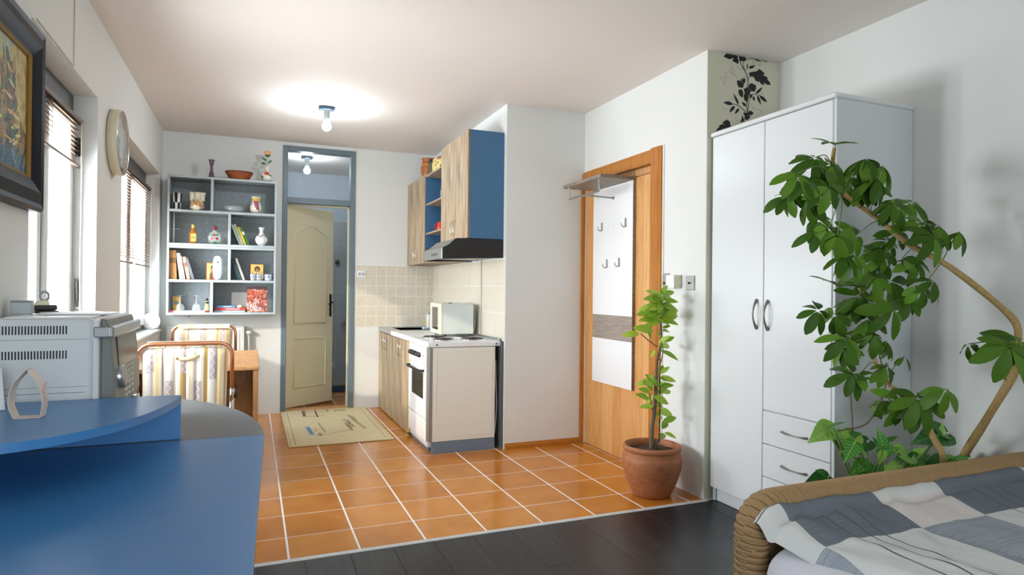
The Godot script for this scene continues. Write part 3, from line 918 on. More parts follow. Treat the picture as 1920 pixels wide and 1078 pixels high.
func hall() -> void:
	# entrance door: casing, boarded leaf, grooved strip above
	var d := Node3D.new()
	d.name = "door_1"
	d.set_meta("kind", "structure")
	add_child(d, true)
	# right casing, head casing, left jamb
	var m := MB.new()
	m.prism(PackedVector2Array([Vector2(2.394, -0.285), Vector2(2.394, -0.2), Vector2(2.402, -0.19), Vector2(2.402, -0.175), Vector2(2.42, -0.17), Vector2(2.46, -0.17), Vector2(2.46, -0.285)]), 2.28, Transform3D(Basis(Vector3(1, 0, 0), Vector3(0, 0, 1), Vector3(0, 1, 0)), Vector3(0, 0.001, 0)))
	obj("casing", m, M.casing, d)
	m = MB.new()
	m.prism(PackedVector2Array([Vector2(2.394, 2.18), Vector2(2.394, 2.255), Vector2(2.402, 2.262), Vector2(2.402, 2.276), Vector2(2.42, 2.281), Vector2(2.46, 2.281), Vector2(2.46, 2.18)]), 0.983, Transform3D(Basis(Vector3(1, 0, 0), Vector3(0, 1, 0), Vector3(0, 0, 1)), Vector3(0, 0, -1.269)))
	obj("casing", m, M.casing, d)
	obj("casing", bx(2.385, 2.46, 0.001, 2.18, -1.2795, -1.262, 0.002), M.casing, d)
	obj("stop_strip", bx(2.445, 2.475, 2.12, 2.178, -1.26, -0.287, 0.002), M.casing, d)
	for i in 19:
		obj("strip", bx(2.434, 2.446, 2.125, 2.178, -1.258 + i * 0.0511, -1.209 + i * 0.0511, 0.003), M.beech, d)
	var leaf := obj("leaf", bx(2.442, 2.475, 0.006, 2.118, -1.258, -0.288, 0.002), M.door_wood[0], d)
	var z := -1.258
	var ws := [0.15, 0.13, 0.16, 0.12, 0.15, 0.13, 0.13]
	for i in ws.size():
		obj("board", bx(2.431, 2.4425, 0.006, 2.118, z + 0.0005, z + ws[i] - 0.0005, 0.001), M.door_wood[(i * 3 + 1) % 4], leaf)
		z += ws[i]
	obj("threshold", bx(2.42, 2.5, -0.001, 0.005, -1.26, -0.287, 0.002), M.casing, d)
	obj("plaster_edge", bx(2.41, 2.421, 0.0, 2.285, -0.1695, -0.158, 0.003), M.grout, d)
	# coat rack hung on the door
	var t := thing("coat_rack", "white hallway coat rack panel with hat shelf hung on the wooden door", "coat rack", Vector3(2.43, 0, -0.81))
	obj("upper_panel", bx(-0.024, -0.0005, 1.091, 2.098, -0.29, 0.29, 0.0015), M.gloss_white, t)
	obj("wood_band", bx(-0.0235, -0.0005, 0.905, 1.090, -0.29, 0.29, 0.0015), M.taupe_tall, t)
	obj("lower_panel", bx(-0.024, -0.0005, 0.55, 0.904, -0.29, 0.29, 0.0015), M.gloss_white, t)
	obj("side_edge", bx(-0.0236, -0.0004, 0.55, 2.098, 0.2902, 0.2915, 0.0), M.taupe, t)
	obj("hat_shelf", bx(-0.302, -0.001, 2.099, 2.124, -0.295, 0.295, 0.0015), M.taupe, t)
	m = MB.new()
	m.tube(PackedVector3Array([Vector3(-0.28, 2.099, -0.235), Vector3(-0.28, 2.012, -0.235), Vector3(-0.28, 2.006, -0.229), Vector3(-0.28, 2.006, 0.229), Vector3(-0.28, 2.012, 0.235), Vector3(-0.28, 2.099, 0.235)]), 0.0085, 4)
	obj("clothes_rail", m, M.steel_matt, t)
	var rodm := obj("rail_arm", rod([Vector3(-0.28, 2.006, 0.02), Vector3(-0.024, 2.000, 0.02)], 0.006, 8), M.steel_matt, t)
	obj("rosette", turned([Vector2(0.013, 0), Vector2(0.012, 0.004), Vector2(0.007, 0.006)], 14), M.steel_matt, rodm, Vector3(-0.024, 2.0, 0.02)).rotation.z = PI / 2
	var hook := MB.new()
	hook.span(-0.006, 0.0, -0.022, 0.045, -0.008, 0.008, 0.002)
	hook.tube(curve([Vector3(-0.004, -0.018, 0), Vector3(-0.02, -0.022, 0), Vector3(-0.036, -0.012, 0), Vector3(-0.041, 0.008, 0)], 4), 0.0045, 7)
	var hm := hook.done()
	for q in [[1.782, -0.15], [1.784, 0.195], [1.485, -0.07], [1.49, 0.11]]:
		obj("hook", hm, M.steel_matt, t, Vector3(-0.0245, q[0], q[1]))
	for y in [1.80, 1.775]:
		obj("screw_hole", turned([Vector2(0.0045, 0), Vector2(0.003, 0.001), Vector2(0, 0.001)], 8), M.nickel, t, Vector3(-0.0242, y, 0.02)).rotation.z = PI / 2
	# plates beside the door
	t = thing("wall_plate", "flat grey metal plate with a brass knob, next to the door casing", "wall plate", Vector3(2.42, 1.352, -0.118))
	obj("plate", bx(-0.004, 0, -0.052, 0.052, -0.042, 0.03, 0.001), M.steel_matt, t)
	obj("knob", turned([Vector2(0.008, 0), Vector2(0.009, 0.01), Vector2(0, 0.014)], 12), M.brass, t, Vector3(-0.004, -0.014, -0.026)).rotation.z = PI / 2
	t = thing("door_chime", "boxy beige door chime with a white front over the grey plate", "door chime", Vector3(2.416, 1.346, -0.005))
	obj("case", bx(-0.052, -0.0005, -0.044, 0.044, -0.045, 0.045, 0.003), M.cream, t)
	obj("front", bx(-0.058, -0.052, -0.043, 0.043, -0.044, 0.044, 0.002), M.gloss_white, t)
	for y in [-0.028, 0.028]:
		obj("screw", turned([Vector2(0.004, 0), Vector2(0.003, 0.0015), Vector2(0, 0.0018)], 8), M.nickel, t, Vector3(-0.012, y, 0.045)).rotation.x = PI / 2
	t = thing("light_switch", "square silver light switch near the wardrobe column", "switch", Vector3(2.42, 1.336, 0.13))
	obj("plate", bx(-0.008, -0.0003, -0.046, 0.046, -0.044, 0.044, 0.003), M.steel_matt, t)
	obj("toggle", bx(-0.022, -0.008, -0.006, 0.006, -0.004, 0.004, 0.002), M.rubber, t)

func bathroom() -> void:
	var w := MB.new()
	w.span(-0.4, 1.9, -0.16, TOP, -5.36, -5.18)
	struct("wall_bathroom", w, M.bath_wall)
	struct("wall_bathroom", bx(-0.4, -0.3, -0.16, TOP, -5.18, BACK - 0.14), M.bath_wall)
	struct("wall_bathroom", bx(1.55, 1.9, -0.16, TOP, -5.18, BACK - 0.14), M.bath_wall)
	var fl := struct("floor", bx(-0.4, 1.9, -0.16, -0.0025, -5.18, BACK - 0.15), M.grout)
	for i in 6:
		for j in 5:
			obj("tile", bx(-0.3 + i * 0.33 + 0.004, 0.03 + i * 0.33 - 0.004, -0.009, 0.0, maxf(-3.61 - (j + 1) * 0.33 + 0.004, -5.18), -3.61 - j * 0.33 - 0.004, 0.0016), M.tiles[rng.randi() % 4], fl)
	obj("threshold", bx(0.1, 0.835, -0.002, 0.016, BACK - 0.145, BACK - 0.002, 0.004), M.beech, fl)
	var gb := struct("trim_4", bx(-0.3, 1.55, 0.0, 2.175, -5.18, -5.174), M.grout)
	for i in 8:
		for j in 7:
			if i >= 3:
				obj("tile", bx(-0.28 + i * 0.225 + 0.0015, -0.055 + i * 0.225 - 0.0015, j * 0.31 + 0.0015, j * 0.31 + 0.3085, -5.178, -5.17, 0.0015), M.grey_tiles, gb)
	# frame with transom light
	var d := Node3D.new()
	d.name = "door_2"
	d.set_meta("kind", "structure")
	add_child(d, true)
	var z0 := BACK - 0.10
	var z1 := BACK + 0.012
	var f := MB.new()
	f.span(0.101, 0.150, 0.016, 2.745, z0, z1, 0.003)
	f.span(0.782, 0.834, 0.016, 2.745, z0, z1, 0.003)
	f.span(0.150, 0.782, 2.695, 2.745, z0, z1, 0.003)
	f.span(0.150, 0.782, 2.155, 2.215, z0, z1, 0.003)
	obj("frame", f, M.blue_frame, d)
	f = MB.new()
	f.span(0.150, 0.160, 0.016, 2.145, z0 - 0.01, z0 + 0.03, 0.001)
	f.span(0.768, 0.782, 0.016, 2.145, z0 - 0.01, z0 + 0.03, 0.001)
	f.span(0.160, 0.768, 2.138, 2.155, z0 - 0.01, z0 + 0.03, 0.001)
	obj("stop", f, M.cream, d)
	obj("transom_pane", bx(0.150, 0.782, 2.215, 2.695, BACK - 0.05, BACK - 0.045), M.pane_dull, d)
	# leaf, hinged on the left and swung into the bathroom
	var leaf := obj("leaf", bx(0.0, 0.62, 0.022, 2.148, -0.036, 0.0, 0.003), M.cream_door, d, Vector3(0.152, 0, BACK - 0.112))
	leaf.rotation.y = deg_to_rad(34.0)
	for side in [[0.0, 0.006]]:
		# raised mouldings: arched upper panel, square lower panel
		var arch := []
		for i in 13:
			var u := i / 12.0
			arch.append(Vector3(0.10 + 0.42 * u, 1.86 + 0.085 * pow(sin(PI * u), 1.6), side[0]))
		var loop := [Vector3(0.52, 0.90, side[0]), Vector3(0.10, 0.90, side[0])] + arch + [Vector3(0.52, 0.90, side[0])]
		obj("upper_moulding", rod(loop, 0.013, 6, Vector2(1, 0.75)), M.cream_door, leaf)
		obj("lower_moulding", rod([Vector3(0.1, 0.22, 0), Vector3(0.52, 0.22, 0), Vector3(0.52, 0.74, 0), Vector3(0.10, 0.74, 0), Vector3(0.10, 0.22, 0)], 0.013, 6, Vector2(1, 0.75)), M.cream_door, leaf)
	f = MB.new()
	f.span(0.567, 0.597, 0.965, 1.215, 0.0, 0.006, 0.002)
	f.tube(PackedVector3Array([Vector3(0.582, 1.125, 0.0), Vector3(0.582, 1.125, 0.04), Vector3(0.575, 1.123, 0.046), Vector3(0.52, 1.105, 0.048)]), 0.008, 8)
	obj("handle", f, M.black, leaf)
	f = MB.new()
	f.span(0.567, 0.597, 0.965, 1.215, -0.042, -0.036, 0.002)
	f.tube(PackedVector3Array([Vector3(0.582, 1.125, -0.036), Vector3(0.582, 1.125, -0.078), Vector3(0.59, 1.127, -0.084), Vector3(0.635, 1.14, -0.086)]), 0.008, 8)
	obj("handle", f, M.black, leaf)
	# what can be seen inside
	var t := thing("bath_mat", "dark navy bath mat on the bathroom floor", "mat", Vector3(0.98, 0.0005, -4.72))
	obj("pile", bx(-0.22, 0.3, 0.0, 0.014, -0.3, 0.13, 0.005), M.navy, t)
	t = thing("toilet_brush_holder", "white narrow holder standing on the floor behind the bathroom door", "holder", Vector3(0.70, 0.0, -4.66))
	obj("body", turned([Vector2(0, 0.0005), Vector2(0.055, 0.0005), Vector2(0.05, 0.3), Vector2(0.058, 0.31), Vector2(0.045, 0.34), Vector2(0, 0.34)], 18), M.rubber, t)
	obj("lid", turned([Vector2(0.062, 0.31), Vector2(0.066, 0.325), Vector2(0.05, 0.36), Vector2(0, 0.375)], 18), M.white, t)
	t = thing("wall_hook", "round dark hook on the grey bathroom tiles", "hook", Vector3(0.855, 1.624, -5.17))
	obj("knob", turned([Vector2(0.02, 0), Vector2(0.012, 0.01), Vector2(0.012, 0.03), Vector2(0.03, 0.036), Vector2(0.028, 0.05), Vector2(0, 0.054)], 14), M.brown_dark, t).rotation.x = PI / 2
	t = thing("paper_holder", "small chrome ring holder low on the grey bathroom tiles", "holder", Vector3(0.965, 0.82, -5.17))
	obj("base", turned([Vector2(0.02, 0), Vector2(0.018, 0.02), Vector2(0, 0.024)], 14), M.chrome, t).rotation.x = PI / 2
	var ring := []
	for i in 17:
		ring.append(Vector3(0.045 * cos(TAU * i / 16), -0.03 + 0.045 * sin(TAU * i / 16), 0.03))
	obj("ring", rod(ring, 0.005, 6), M.nickel, t)
	ceiling_lamp(Vector3(0.385, TOP, -4.094), "bare bulb on the bathroom ceiling, seen through the transom", 0.24)
	ceiling_lamp(Vector3(0.378, TOP, -1.972), "bare glowing bulb on a pale tube under the kitchen ceiling", 0.38)

func ceiling_lamp(at: Vector3, label: String, energy: float) -> void:
	var t := thing("ceiling_lamp", label, "lamp", at, 0.0)
	var m := MB.new()
	m.prism(PackedVector2Array([Vector2(-0.066, -0.008), Vector2(-0.056, -0.034), Vector2(-0.018, -0.026), Vector2(0.018, -0.026), Vector2(0.056, -0.034), Vector2(0.066, -0.008), Vector2(0.02, -0.0005), Vector2(-0.02, -0.0005)]), 0.06, Transform3D(Basis(), Vector3(0, 0, -0.03)), 0.003)
	obj("mount", m, M.mount, t)
	obj("stem", turned([Vector2(0.024, -0.12), Vector2(0.025, -0.118), Vector2(0.025, -0.032), Vector2(0.022, -0.028)], 20), M.mount_tube, t)
	var prof := [Vector2(0, -0.198)]
	for i in range(1, 9):
		var a := -PI / 2 + PI * 0.78 * i / 8.0
		prof.append(Vector2(0.039 * cos(a), -0.164 + 0.039 * sin(a)))
	prof += [Vector2(0.0215, -0.128), Vector2(0.0215, -0.121)]
	var b := obj("bulb", turned(prof, 24), M.bulb, t)
	var l := OmniLight3D.new()
	l.name = "lamp_light"
	l.light_color = Color(0.90, 0.95, 1.0)
	l.light_energy = energy
	l.light_size = 0.03
	l.omni_range = 12.0
	l.omni_attenuation = 2.0
	l.shadow_enabled = true
	t.add_child(l)
	l.position = Vector3(0, -0.162, 0)

func shelf_board(t: Node3D, called: String, x0: float, x1: float, y0: float, y1: float) -> void:
	var b := obj(called, bx(x0, x1, y0, y1, -0.278, -0.004, 0.001), M.grey_paint, t)
	obj("edge_strip", bx(x0, x1, y0, y1, -0.0038, 0.0, 0.001), M.grey_edge, b)

func shelf_unit(label: String, y0: float, y1: float, mid0: float, mid1: float, top: float, d1: float, d2: float) -> void:
	# a wall box of two rows, each with one upright; x is counted from the unit's left side
	var t := thing("wall_shelf", label, "shelf", Vector3(-0.91, 0, -3.17), 0.0, "grey wall shelf boxes")
	obj("back_panel", bx(0.016, 0.93, y0 + 0.004, y1 - 0.004, -0.2785, -0.2705), M.grey_back, t)
	shelf_board(t, "bottom_board", 0.0, 0.946, y0, y0 + 0.022)
	shelf_board(t, "top_board", 0.0, 0.946, y1 - top, y1)
	shelf_board(t, "side_board", 0.0, 0.018, y0 + 0.0225, y1 - top - 0.0005)
	shelf_board(t, "side_board", 0.928, 0.946, y0 + 0.0225, y1 - top - 0.0005)
	shelf_board(t, "shelf", 0.0185, 0.9275, mid0, mid1)
	shelf_board(t, "divider", d1, d1 + 0.024, mid1 + 0.0005, y1 - top - 0.0005)
	shelf_board(t, "divider", d2, d2 + 0.024, y0 + 0.0225, mid0 - 0.0005)

func book(label: String, at: Vector3, s: Vector3, tilt: float, cover: String, group: String, pages := "e8e2d2", band := "") -> Node3D:
	# s: thickness, height, depth; the spine faces the room and the book leans to the left by tilt degrees
	var t := thing("book", label, "book", at, 0.0, group)
	t.rotation.z = deg_to_rad(tilt)
	var m := MB.new()
	m.span(0, 0.002, 0, s.y, -s.z, 0, 0.0006)
	m.span(s.x - 0.002, s.x, 0, s.y, -s.z, 0, 0.0006)
	m.span(0.0018, s.x - 0.0018, 0, s.y, -0.002, 0.0005, 0.0006)
	obj("cover", m, paint(cover, 0.5), t)
	obj("pages", bx(0.0022, s.x - 0.0022, 0.003, s.y - 0.003, -s.z + 0.003, -0.0022), paint(pages, 0.9), t)
	if band:
		obj("spine_label", bx(0.003, s.x - 0.003, s.y * 0.56, s.y * 0.74, 0.0004, 0.0014, 0.0003), paint(band, 0.6), t)
	return t

func bookshelf() -> void:
	M.grey_back = grained(["8b9496", "959ea1", "a0a9ad"], Vector3(3, 3, 3), 0.03, 4, 0.55, 80)
	shelf_unit("upper grey two-row wall shelf holding vases, bottles and leaning books", 1.6655, 2.320, 1.979, 2.0015, 0.02, 0.361, 0.514)
	shelf_unit("lower grey two-row wall shelf holding books, icons and glassware", 1.018, 1.664, 1.325, 1.3485, 0.022, 0.517, 0.367)
	var Z := -3.235
	for q in [[-0.747, "left"], [-0.117, "right"]]:
		var b := thing("shelf_bracket", "small grey bracket under the %s end of the lower wall shelf" % q[1], "bracket", Vector3(q[0], 1.018, BACK))
		obj("plate", bx(-0.008, 0.008, -0.035, 0.0, 0.0005, 0.006, 0.001), M.nickel, b)
		obj("arm", bx(-0.008, 0.008, -0.005, -0.0005, 0.006, 0.10, 0.001), M.nickel, b)
	# ---- on top
	var t := thing("candlestick", "purple glass candlestick standing on top of the grey shelf", "candlestick", Vector3(-0.548, 2.3205, Z))
	obj("stick", turned([Vector2(0, 0), Vector2(0.045, 0), Vector2(0.045, 0.008), Vector2(0.024, 0.014), Vector2(0.021, 0.05), Vector2(0.014, 0.062), Vector2(0.011, 0.115), Vector2(0.017, 0.125), Vector2(0.019, 0.145), Vector2(0.027, 0.172), Vector2(0.027, 0.176), Vector2(0.012, 0.172), Vector2(0.011, 0.15), Vector2(0, 0.15)], 8), M.plum_glass, t)
	t = thing("basket", "shallow brown woven basket on top of the grey shelf", "basket", Vector3(-0.305, 2.3205, Z))
	for i in 7:
		var r := 0.082 + i * 0.0058
		var ring := []
		for k in 33:
			var a := TAU * k / 32.0
			ring.append(Vector3(r * cos(a), 0.006 + i * 0.0095 + 0.0016 * sin(a * 16.0 + i * PI), r * 0.68 * sin(a)))
		obj("weave_ring", rod(ring, 0.0058, 6), M.wicker, t)
	var rim := []
	for k in 33:
		var a := TAU * k / 32.0
		rim.append(Vector3(0.121 * cos(a), 0.073, 0.083 * sin(a)))
	obj("rim", rod(rim, 0.007, 7), M.wicker_dark, t)
	obj("base", turned([Vector2(0, 0), Vector2(0.083, 0.0), Vector2(0.083, 0.006), Vector2(0, 0.006)], 24, 0.68), M.wicker, t)
	t = thing("vase", "white vase with painted red roses, holding an artificial rose", "vase", Vector3(-0.055, 2.3205, Z))
	var im := canvas(128, 128, "e9e7da")
	for q in [[64, 78, 15], [30, 84, 12], [98, 84, 12]]:
		for p in 5:
			blob(im, Vector2(q[0] + 5 * cos(p * 1.26), q[1] + 5 * sin(p * 1.26)), Vector2(q[2] * 0.42, q[2] * 0.38), p, Color("d8472c"))
		blob(im, Vector2(q[0] - 14, q[1] - 14), Vector2(9, 3), -0.8, Color("3b4a3a"))
		blob(im, Vector2(q[0] + 14, q[1] + 10), Vector2(9, 3), 0.5, Color("3b4a3a"))
	blob(im, Vector2(66, 34), Vector2(8, 7), 0.3, Color("d8472c"))
	blob(im, Vector2(58, 22), Vector2(5, 2.5), 0.7, Color("3b4a3a"))
	blob(im, Vector2(60, 46), Vector2(5, 2.5), -0.6, Color("3b4a3a"))
	obj("body", turned([Vector2(0, 0), Vector2(0.03, 0), Vector2(0.048, 0.02), Vector2(0.053, 0.05), Vector2(0.045, 0.078), Vector2(0.024, 0.098), Vector2(0.017, 0.12), Vector2(0.017, 0.155), Vector2(0.022, 0.166), Vector2(0.018, 0.165), Vector2(0.013, 0.14), Vector2(0, 0.13)], 24), pic(0.3, im), t).rotation.y = PI / 2 - 0.1
	obj("stem", rod([Vector3(0, 0.14, 0), Vector3(-0.006, 0.2, 0), Vector3(0.004, 0.255, 0)], 0.0025, 6), M.leaf_dark, t)
	for q in [[-0.028, 0.205, 2.3], [0.026, 0.185, 0.75], [-0.035, 0.175, 2.9]]:
		leaf_part("leaf", t, Vector3(q[0] * 0.3, q[1], 0), Vector3(cos(q[2]), sin(q[2]), 0.15), Vector3(0.2, 0.2, 1), 0.05, 0.024, M.leaf_dark)
	var fl := obj("flower", turned([Vector2(0, 0.25), Vector2(0.018, 0.255), Vector2(0.028, 0.272), Vector2(0.033, 0.298), Vector2(0.028, 0.30), Vector2(0.022, 0.28), Vector2(0.018, 0.302), Vector2(0.01, 0.298), Vector2(0, 0.304)], 9), M.peach, t, Vector3(0.004, 0, 0))
	obj("sepal", turned([Vector2(0, 0.247), Vector2(0.02, 0.251), Vector2(0.0265, 0.264), Vector2(0.0255, 0.268)], 7), M.leaf_dark, fl)
	# ---- first row
	im = canvas(64, 64, "e8e8e6")
	for y in 6:
		for x in 10:
			if (x + y) % 2 == 0:
				im.fill_rect(Rect2i(int(x * 6.4), int(y * 10.7), 6, 10), Color("201c24" if (x * 7 + y * 3) % 5 else "6b5a70"))
	t = thing("tumbler", "black and white chequered tumbler in the top left of the shelf", "tumbler", Vector3(-0.838, 2.002, Z))
	obj("body", turned([Vector2(0, 0), Vector2(0.033, 0), Vector2(0.036, 0.06), Vector2(0.044, 0.155), Vector2(0.041, 0.155), Vector2(0.032, 0.01), Vector2(0, 0.008)], 24), pic(0.25, im), t)
	im = canvas(160, 96, "e6dfc8")
	for q in [[60, 50, 13, "c98a72"], [84, 44, 15, "c88a3e"], [98, 56, 11, "b9786a"], [40, 58, 9, "cf9c84"], [120, 50, 12, "c98a72"], [20, 46, 12, "c58b50"]]:
		for p in 6:
			blob(im, Vector2(q[0] + q[2] * 0.5 * cos(p * 1.05), q[1] + q[2] * 0.45 * sin(p * 1.05)), Vector2(q[2] * 0.5, q[2] * 0.34), p, Color(q[3]).lightened(0.1 * (p % 3)))
	for q in [[50, 74, 0.2], [100, 72, -0.4], [66, 30, 1.2], [110, 32, 2.0], [130, 70, 0.1], [10, 70, 0.5]]:
		blob(im, Vector2(q[0], q[1]), Vector2(12, 3.5), q[2], Color("6d7148"))
	t = thing("jug_vase", "cream vase with three joined necks and painted pink flowers", "vase", Vector3(-0.668, 2.002, Z))
	var body := obj("body", turned([Vector2(0, 0), Vector2(0.058, 0), Vector2(0.076, 0.025), Vector2(0.079, 0.055), Vector2(0.066, 0.09), Vector2(0.052, 0.105), Vector2(0, 0.108)], 28, 0.8), pic(0.35, im), t)
	body.rotation.y = PI / 2
	for q in [[-0.04, 0.0], [0.002, 0.016], [0.042, 0.0]]:
		obj("neck", turned([Vector2(0.026, 0.09), Vector2(0.024, 0.12), Vector2(0.029, 0.155), Vector2(0.034, 0.172), Vector2(0.031, 0.172), Vector2(0.021, 0.12), Vector2(0.0, 0.11)], 16), M.cream_glaze, t, Vector3(q[0], 0, q[1]))
	t = thing("glass_bowl", "wide clear glass bowl in the top right compartment", "bowl", Vector3(-0.345, 2.002, Z - 0.02))
	obj("bowl", turned([Vector2(0, 0), Vector2(0.05, 0), Vector2(0.085, 0.02), Vector2(0.108, 0.055), Vector2(0.105, 0.056), Vector2(0.082, 0.024), Vector2(0.05, 0.006), Vector2(0, 0.006)], 28), M.clear, t)
	im = canvas(128, 128, "e9e6dd")
	for x in [32, 96]:
		blob(im, Vector2(x, 62), Vector2(20, 9), 0.0, Color("dfb32c"))
		for i in 5:
			for k in 5 - i:
				blob(im, Vector2(x - 12 + i * 4 + k * 6.0, 72 + i * 6.5), Vector2(3.6, 3.6), 0, Color("9c2f4c").lightened(0.1 * (k % 2)))
		stroke(im, [Vector2(x + 8, 92), Vector2(x + 14, 112)], 3, Color("5c4030"))
		blob(im, Vector2(x - 19, 84), Vector2(2, 5), 0, Color("7b8a5a"))
	t = thing("vase", "white vase with a painted yellow leaf and red grapes", "vase", Vector3(-0.152, 2.002, Z))
	obj("body", turned([Vector2(0, 0), Vector2(0.034, 0), Vector2(0.052, 0.025), Vector2(0.056, 0.06), Vector2(0.044, 0.1), Vector2(0.034, 0.12), Vector2(0.036, 0.142), Vector2(0.048, 0.164), Vector2(0.045, 0.164), Vector2(0.031, 0.135), Vector2(0.03, 0.12), Vector2(0, 0.10)], 28), pic(0.3, im), t).rotation.y = PI
	# ---- second row
	var y2 := 1.688
	t = thing("white_rod", "thin white rod with a clip standing at the left of the second row", "rod", Vector3(-0.868, y2, Z - 0.06))
	obj("rod", rod([Vector3(0, 0.0, 0), Vector3(0, 0.29, 0)], 0.009, 12), M.white, t)
	obj("clip", bx(-0.02, 0.055, 0.135, 0.143, -0.006, 0.006, 0.002), M.grey_edge, t)
	t = thing("liquor_bottle", "small amber liquor bottle with a yellow label and cap", "bottle", Vector3(-0.70, y2, Z))
	obj("body", bx(-0.029, 0.029, 0.0, 0.115, -0.018, 0.018, 0.008), M.amber, t)
	obj("neck", turned([Vector2(0.026, 0.108), Vector2(0.022, 0.125), Vector2(0.012, 0.138), Vector2(0.012, 0.15), Vector2(0, 0.15)], 16, 0.8), M.amber, t)
	obj("cap", turned([Vector2(0.0135, 0.147), Vector2(0.0135, 0.18), Vector2(0, 0.182)], 14), M.cap_yellow, t)
	obj("label", bx(-0.016, 0.028, 0.02, 0.095, 0.0175, 0.019, 0.0005), M.label_yellow, t)
	for q in [[0.0, 0.06, 0.010], [0.014, 0.052, 0.007]]:
		obj("emblem", turned([Vector2(q[2], 0), Vector2(q[2], 0.0008), Vector2(q[2] * 0.6, 0.0008), Vector2(q[2] * 0.6, 0)], 12), M.olive, t, Vector3(q[0], q[1], 0.019)).rotation.x = PI / 2
	t = thing("flask", "round clear flask with a red stopper and painted red and green leaves", "flask", Vector3(-0.515, y2, Z))
	obj("body", turned([Vector2(0, 0), Vector2(0.04, 0), Vector2(0.056, 0.03), Vector2(0.06, 0.065), Vector2(0.048, 0.105), Vector2(0.02, 0.125), Vector2(0.014, 0.14), Vector2(0.012, 0.14), Vector2(0.017, 0.122), Vector2(0.045, 0.1), Vector2(0.056, 0.065), Vector2(0.05, 0.03), Vector2(0, 0.006)], 24, 0.6), M.clear, t)
	obj("stopper", turned([Vector2(0.013, 0.138), Vector2(0.02, 0.145), Vector2(0.021, 0.168), Vector2(0.014, 0.174), Vector2(0, 0.174)], 14), M.maroon, t)
	for q in [[-0.03, 0.08, 2.5, 0.04, "g"], [0.026, 0.08, 0.65, 0.036, "g"], [0.0, 0.026, -1.57, 0.03, "g"], [0.0, 0.012, 0.0, 0.034, "g"], [-0.012, 0.06, 3.5, 0.036, "r"], [0.014, 0.06, -0.35, 0.036, "r"], [0.0, 0.075, 1.57, 0.03, "r"]]:
		leaf_part("painted_leaf", t, Vector3(q[0] * 0.5, q[1], 0.038), Vector3(cos(q[2]), sin(q[2]), -0.12), Vector3(0, 0, 1), q[3], 0.02, M.leaf_paint if q[4] == "g" else M.red_paint)
	var g := "books leaning in the second row"
	book("pale green edged thin book, leftmost of the four leaning above", Vector3(-0.297, y2, Z), Vector3(0.014, 0.212, 0.15), 21, "cbd8c4", g)
	book("pale grey book, second of the four leaning in the upper shelf", Vector3(-0.279, y2, Z), Vector3(0.024, 0.210, 0.15), 21, "b9c3b4", g)
	book("bright yellow book among the four leaning in the upper shelf", Vector3(-0.250, y2, Z), Vector3(0.018, 0.186, 0.15), 21, "d9cb2e", g)
	book("green spined book, rightmost of the four leaning in the upper shelf", Vector3(-0.226, y2, Z), Vector3(0.026, 0.19, 0.15), 23, "3d6d3c", g, "e8e2d2", "e7ddd6")
	im = canvas(128, 128, "eaebea")
	for i in 16:
		blob(im, Vector2(i * 8 + 4, 68 + (i % 3) * 3), Vector2(3.4, 3.0), 0, Color(["a8476a", "b65a6a", "7c8a70"][i % 3]))
	t = thing("vase", "white bulb vase with a narrow neck and a band of red dots", "vase", Vector3(-0.098, y2, Z))
	obj("body", turned([Vector2(0, 0), Vector2(0.03, 0), Vector2(0.03, 0.008), Vector2(0.052, 0.035), Vector2(0.059, 0.06), Vector2(0.05, 0.09), Vector2(0.026, 0.112), Vector2(0.018, 0.125), Vector2(0.018, 0.155), Vector2(0.03, 0.18), Vector2(0.027, 0.181), Vector2(0.014, 0.155), Vector2(0, 0.15)], 28), pic(0.22, im), t)
	# ---- third row
	var y3 := 1.349
	g = "books at the left of the third row"
	book("thick orange book with a label, leftmost in the third row", Vector3(-0.888, y3, Z), Vector3(0.056, 0.272, 0.19), 2.5, "d29a55", g, "e8e2d2", "8f6a3c")
	book("pale grey book leaning beside the thick orange one", Vector3(-0.809, y3, Z), Vector3(0.031, 0.248, 0.17), 7, "c9ccd2", g)
	book("thin white book with dark spine marks, third row", Vector3(-0.773, y3, Z), Vector3(0.013, 0.222, 0.16), 9, "d9d3d6", g, "e8e2d2", "5b4a5c")
	book("salmon coloured book leaning in the third row", Vector3(-0.747, y3, Z), Vector3(0.029, 0.215, 0.16), 11, "d79a84", g, "e8e2d2", "b9584a")
	book("dark grey book, last of the five leaning in the third row", Vector3(-0.708, y3, Z), Vector3(0.026, 0.205, 0.16), 16, "6a6d72", g)
	icon("small red framed icon half hidden behind the white device", Vector3(-0.548, y3, Z - 0.03), 0.075, 0.165, "b4472f", true)
	t = thing("air_freshener", "upright white oval air freshener with a round dark sensor", "air freshener", Vector3(-0.487, y3, Z + 0.005))
	var pr := PackedVector2Array()
	for i in 20:
		var a := TAU * i / 20.0
		pr.append(Vector2(0.04 * signf(cos(a)) * pow(absf(cos(a)), 0.6), 0.116 + 0.115 * signf(sin(a)) * pow(absf(sin(a)), 0.75)))
	var m := MB.new()
	m.prism(pr, 0.06, Transform3D(Basis(), Vector3(0, 0, -0.05)), 0.014)
	obj("case", m, M.gloss_white, t)
	obj("sensor", turned([Vector2(0.008, 0), Vector2(0.007, 0.002), Vector2(0, 0.003)], 14), M.black, t, Vector3(0.004, 0.17, 0.0098)).rotation.x = PI / 2
	obj("badge", turned([Vector2(0.022, 0), Vector2(0.021, 0.0012), Vector2(0, 0.0012)], 20), M.pale_green, t, Vector3(-0.004, 0.075, 0.0098)).rotation.x = PI / 2
	g = "books beside the divider in the third row"
	book("dark blue book leaning on the divider of the third row", Vector3(-0.315, y3, Z), Vector3(0.026, 0.208, 0.16), 13, "2f5570", g)
	book("thin green book between the blue and the white one", Vector3(-0.286, y3, Z), Vector3(0.012, 0.214, 0.16), 17, "5f7f5c", g)
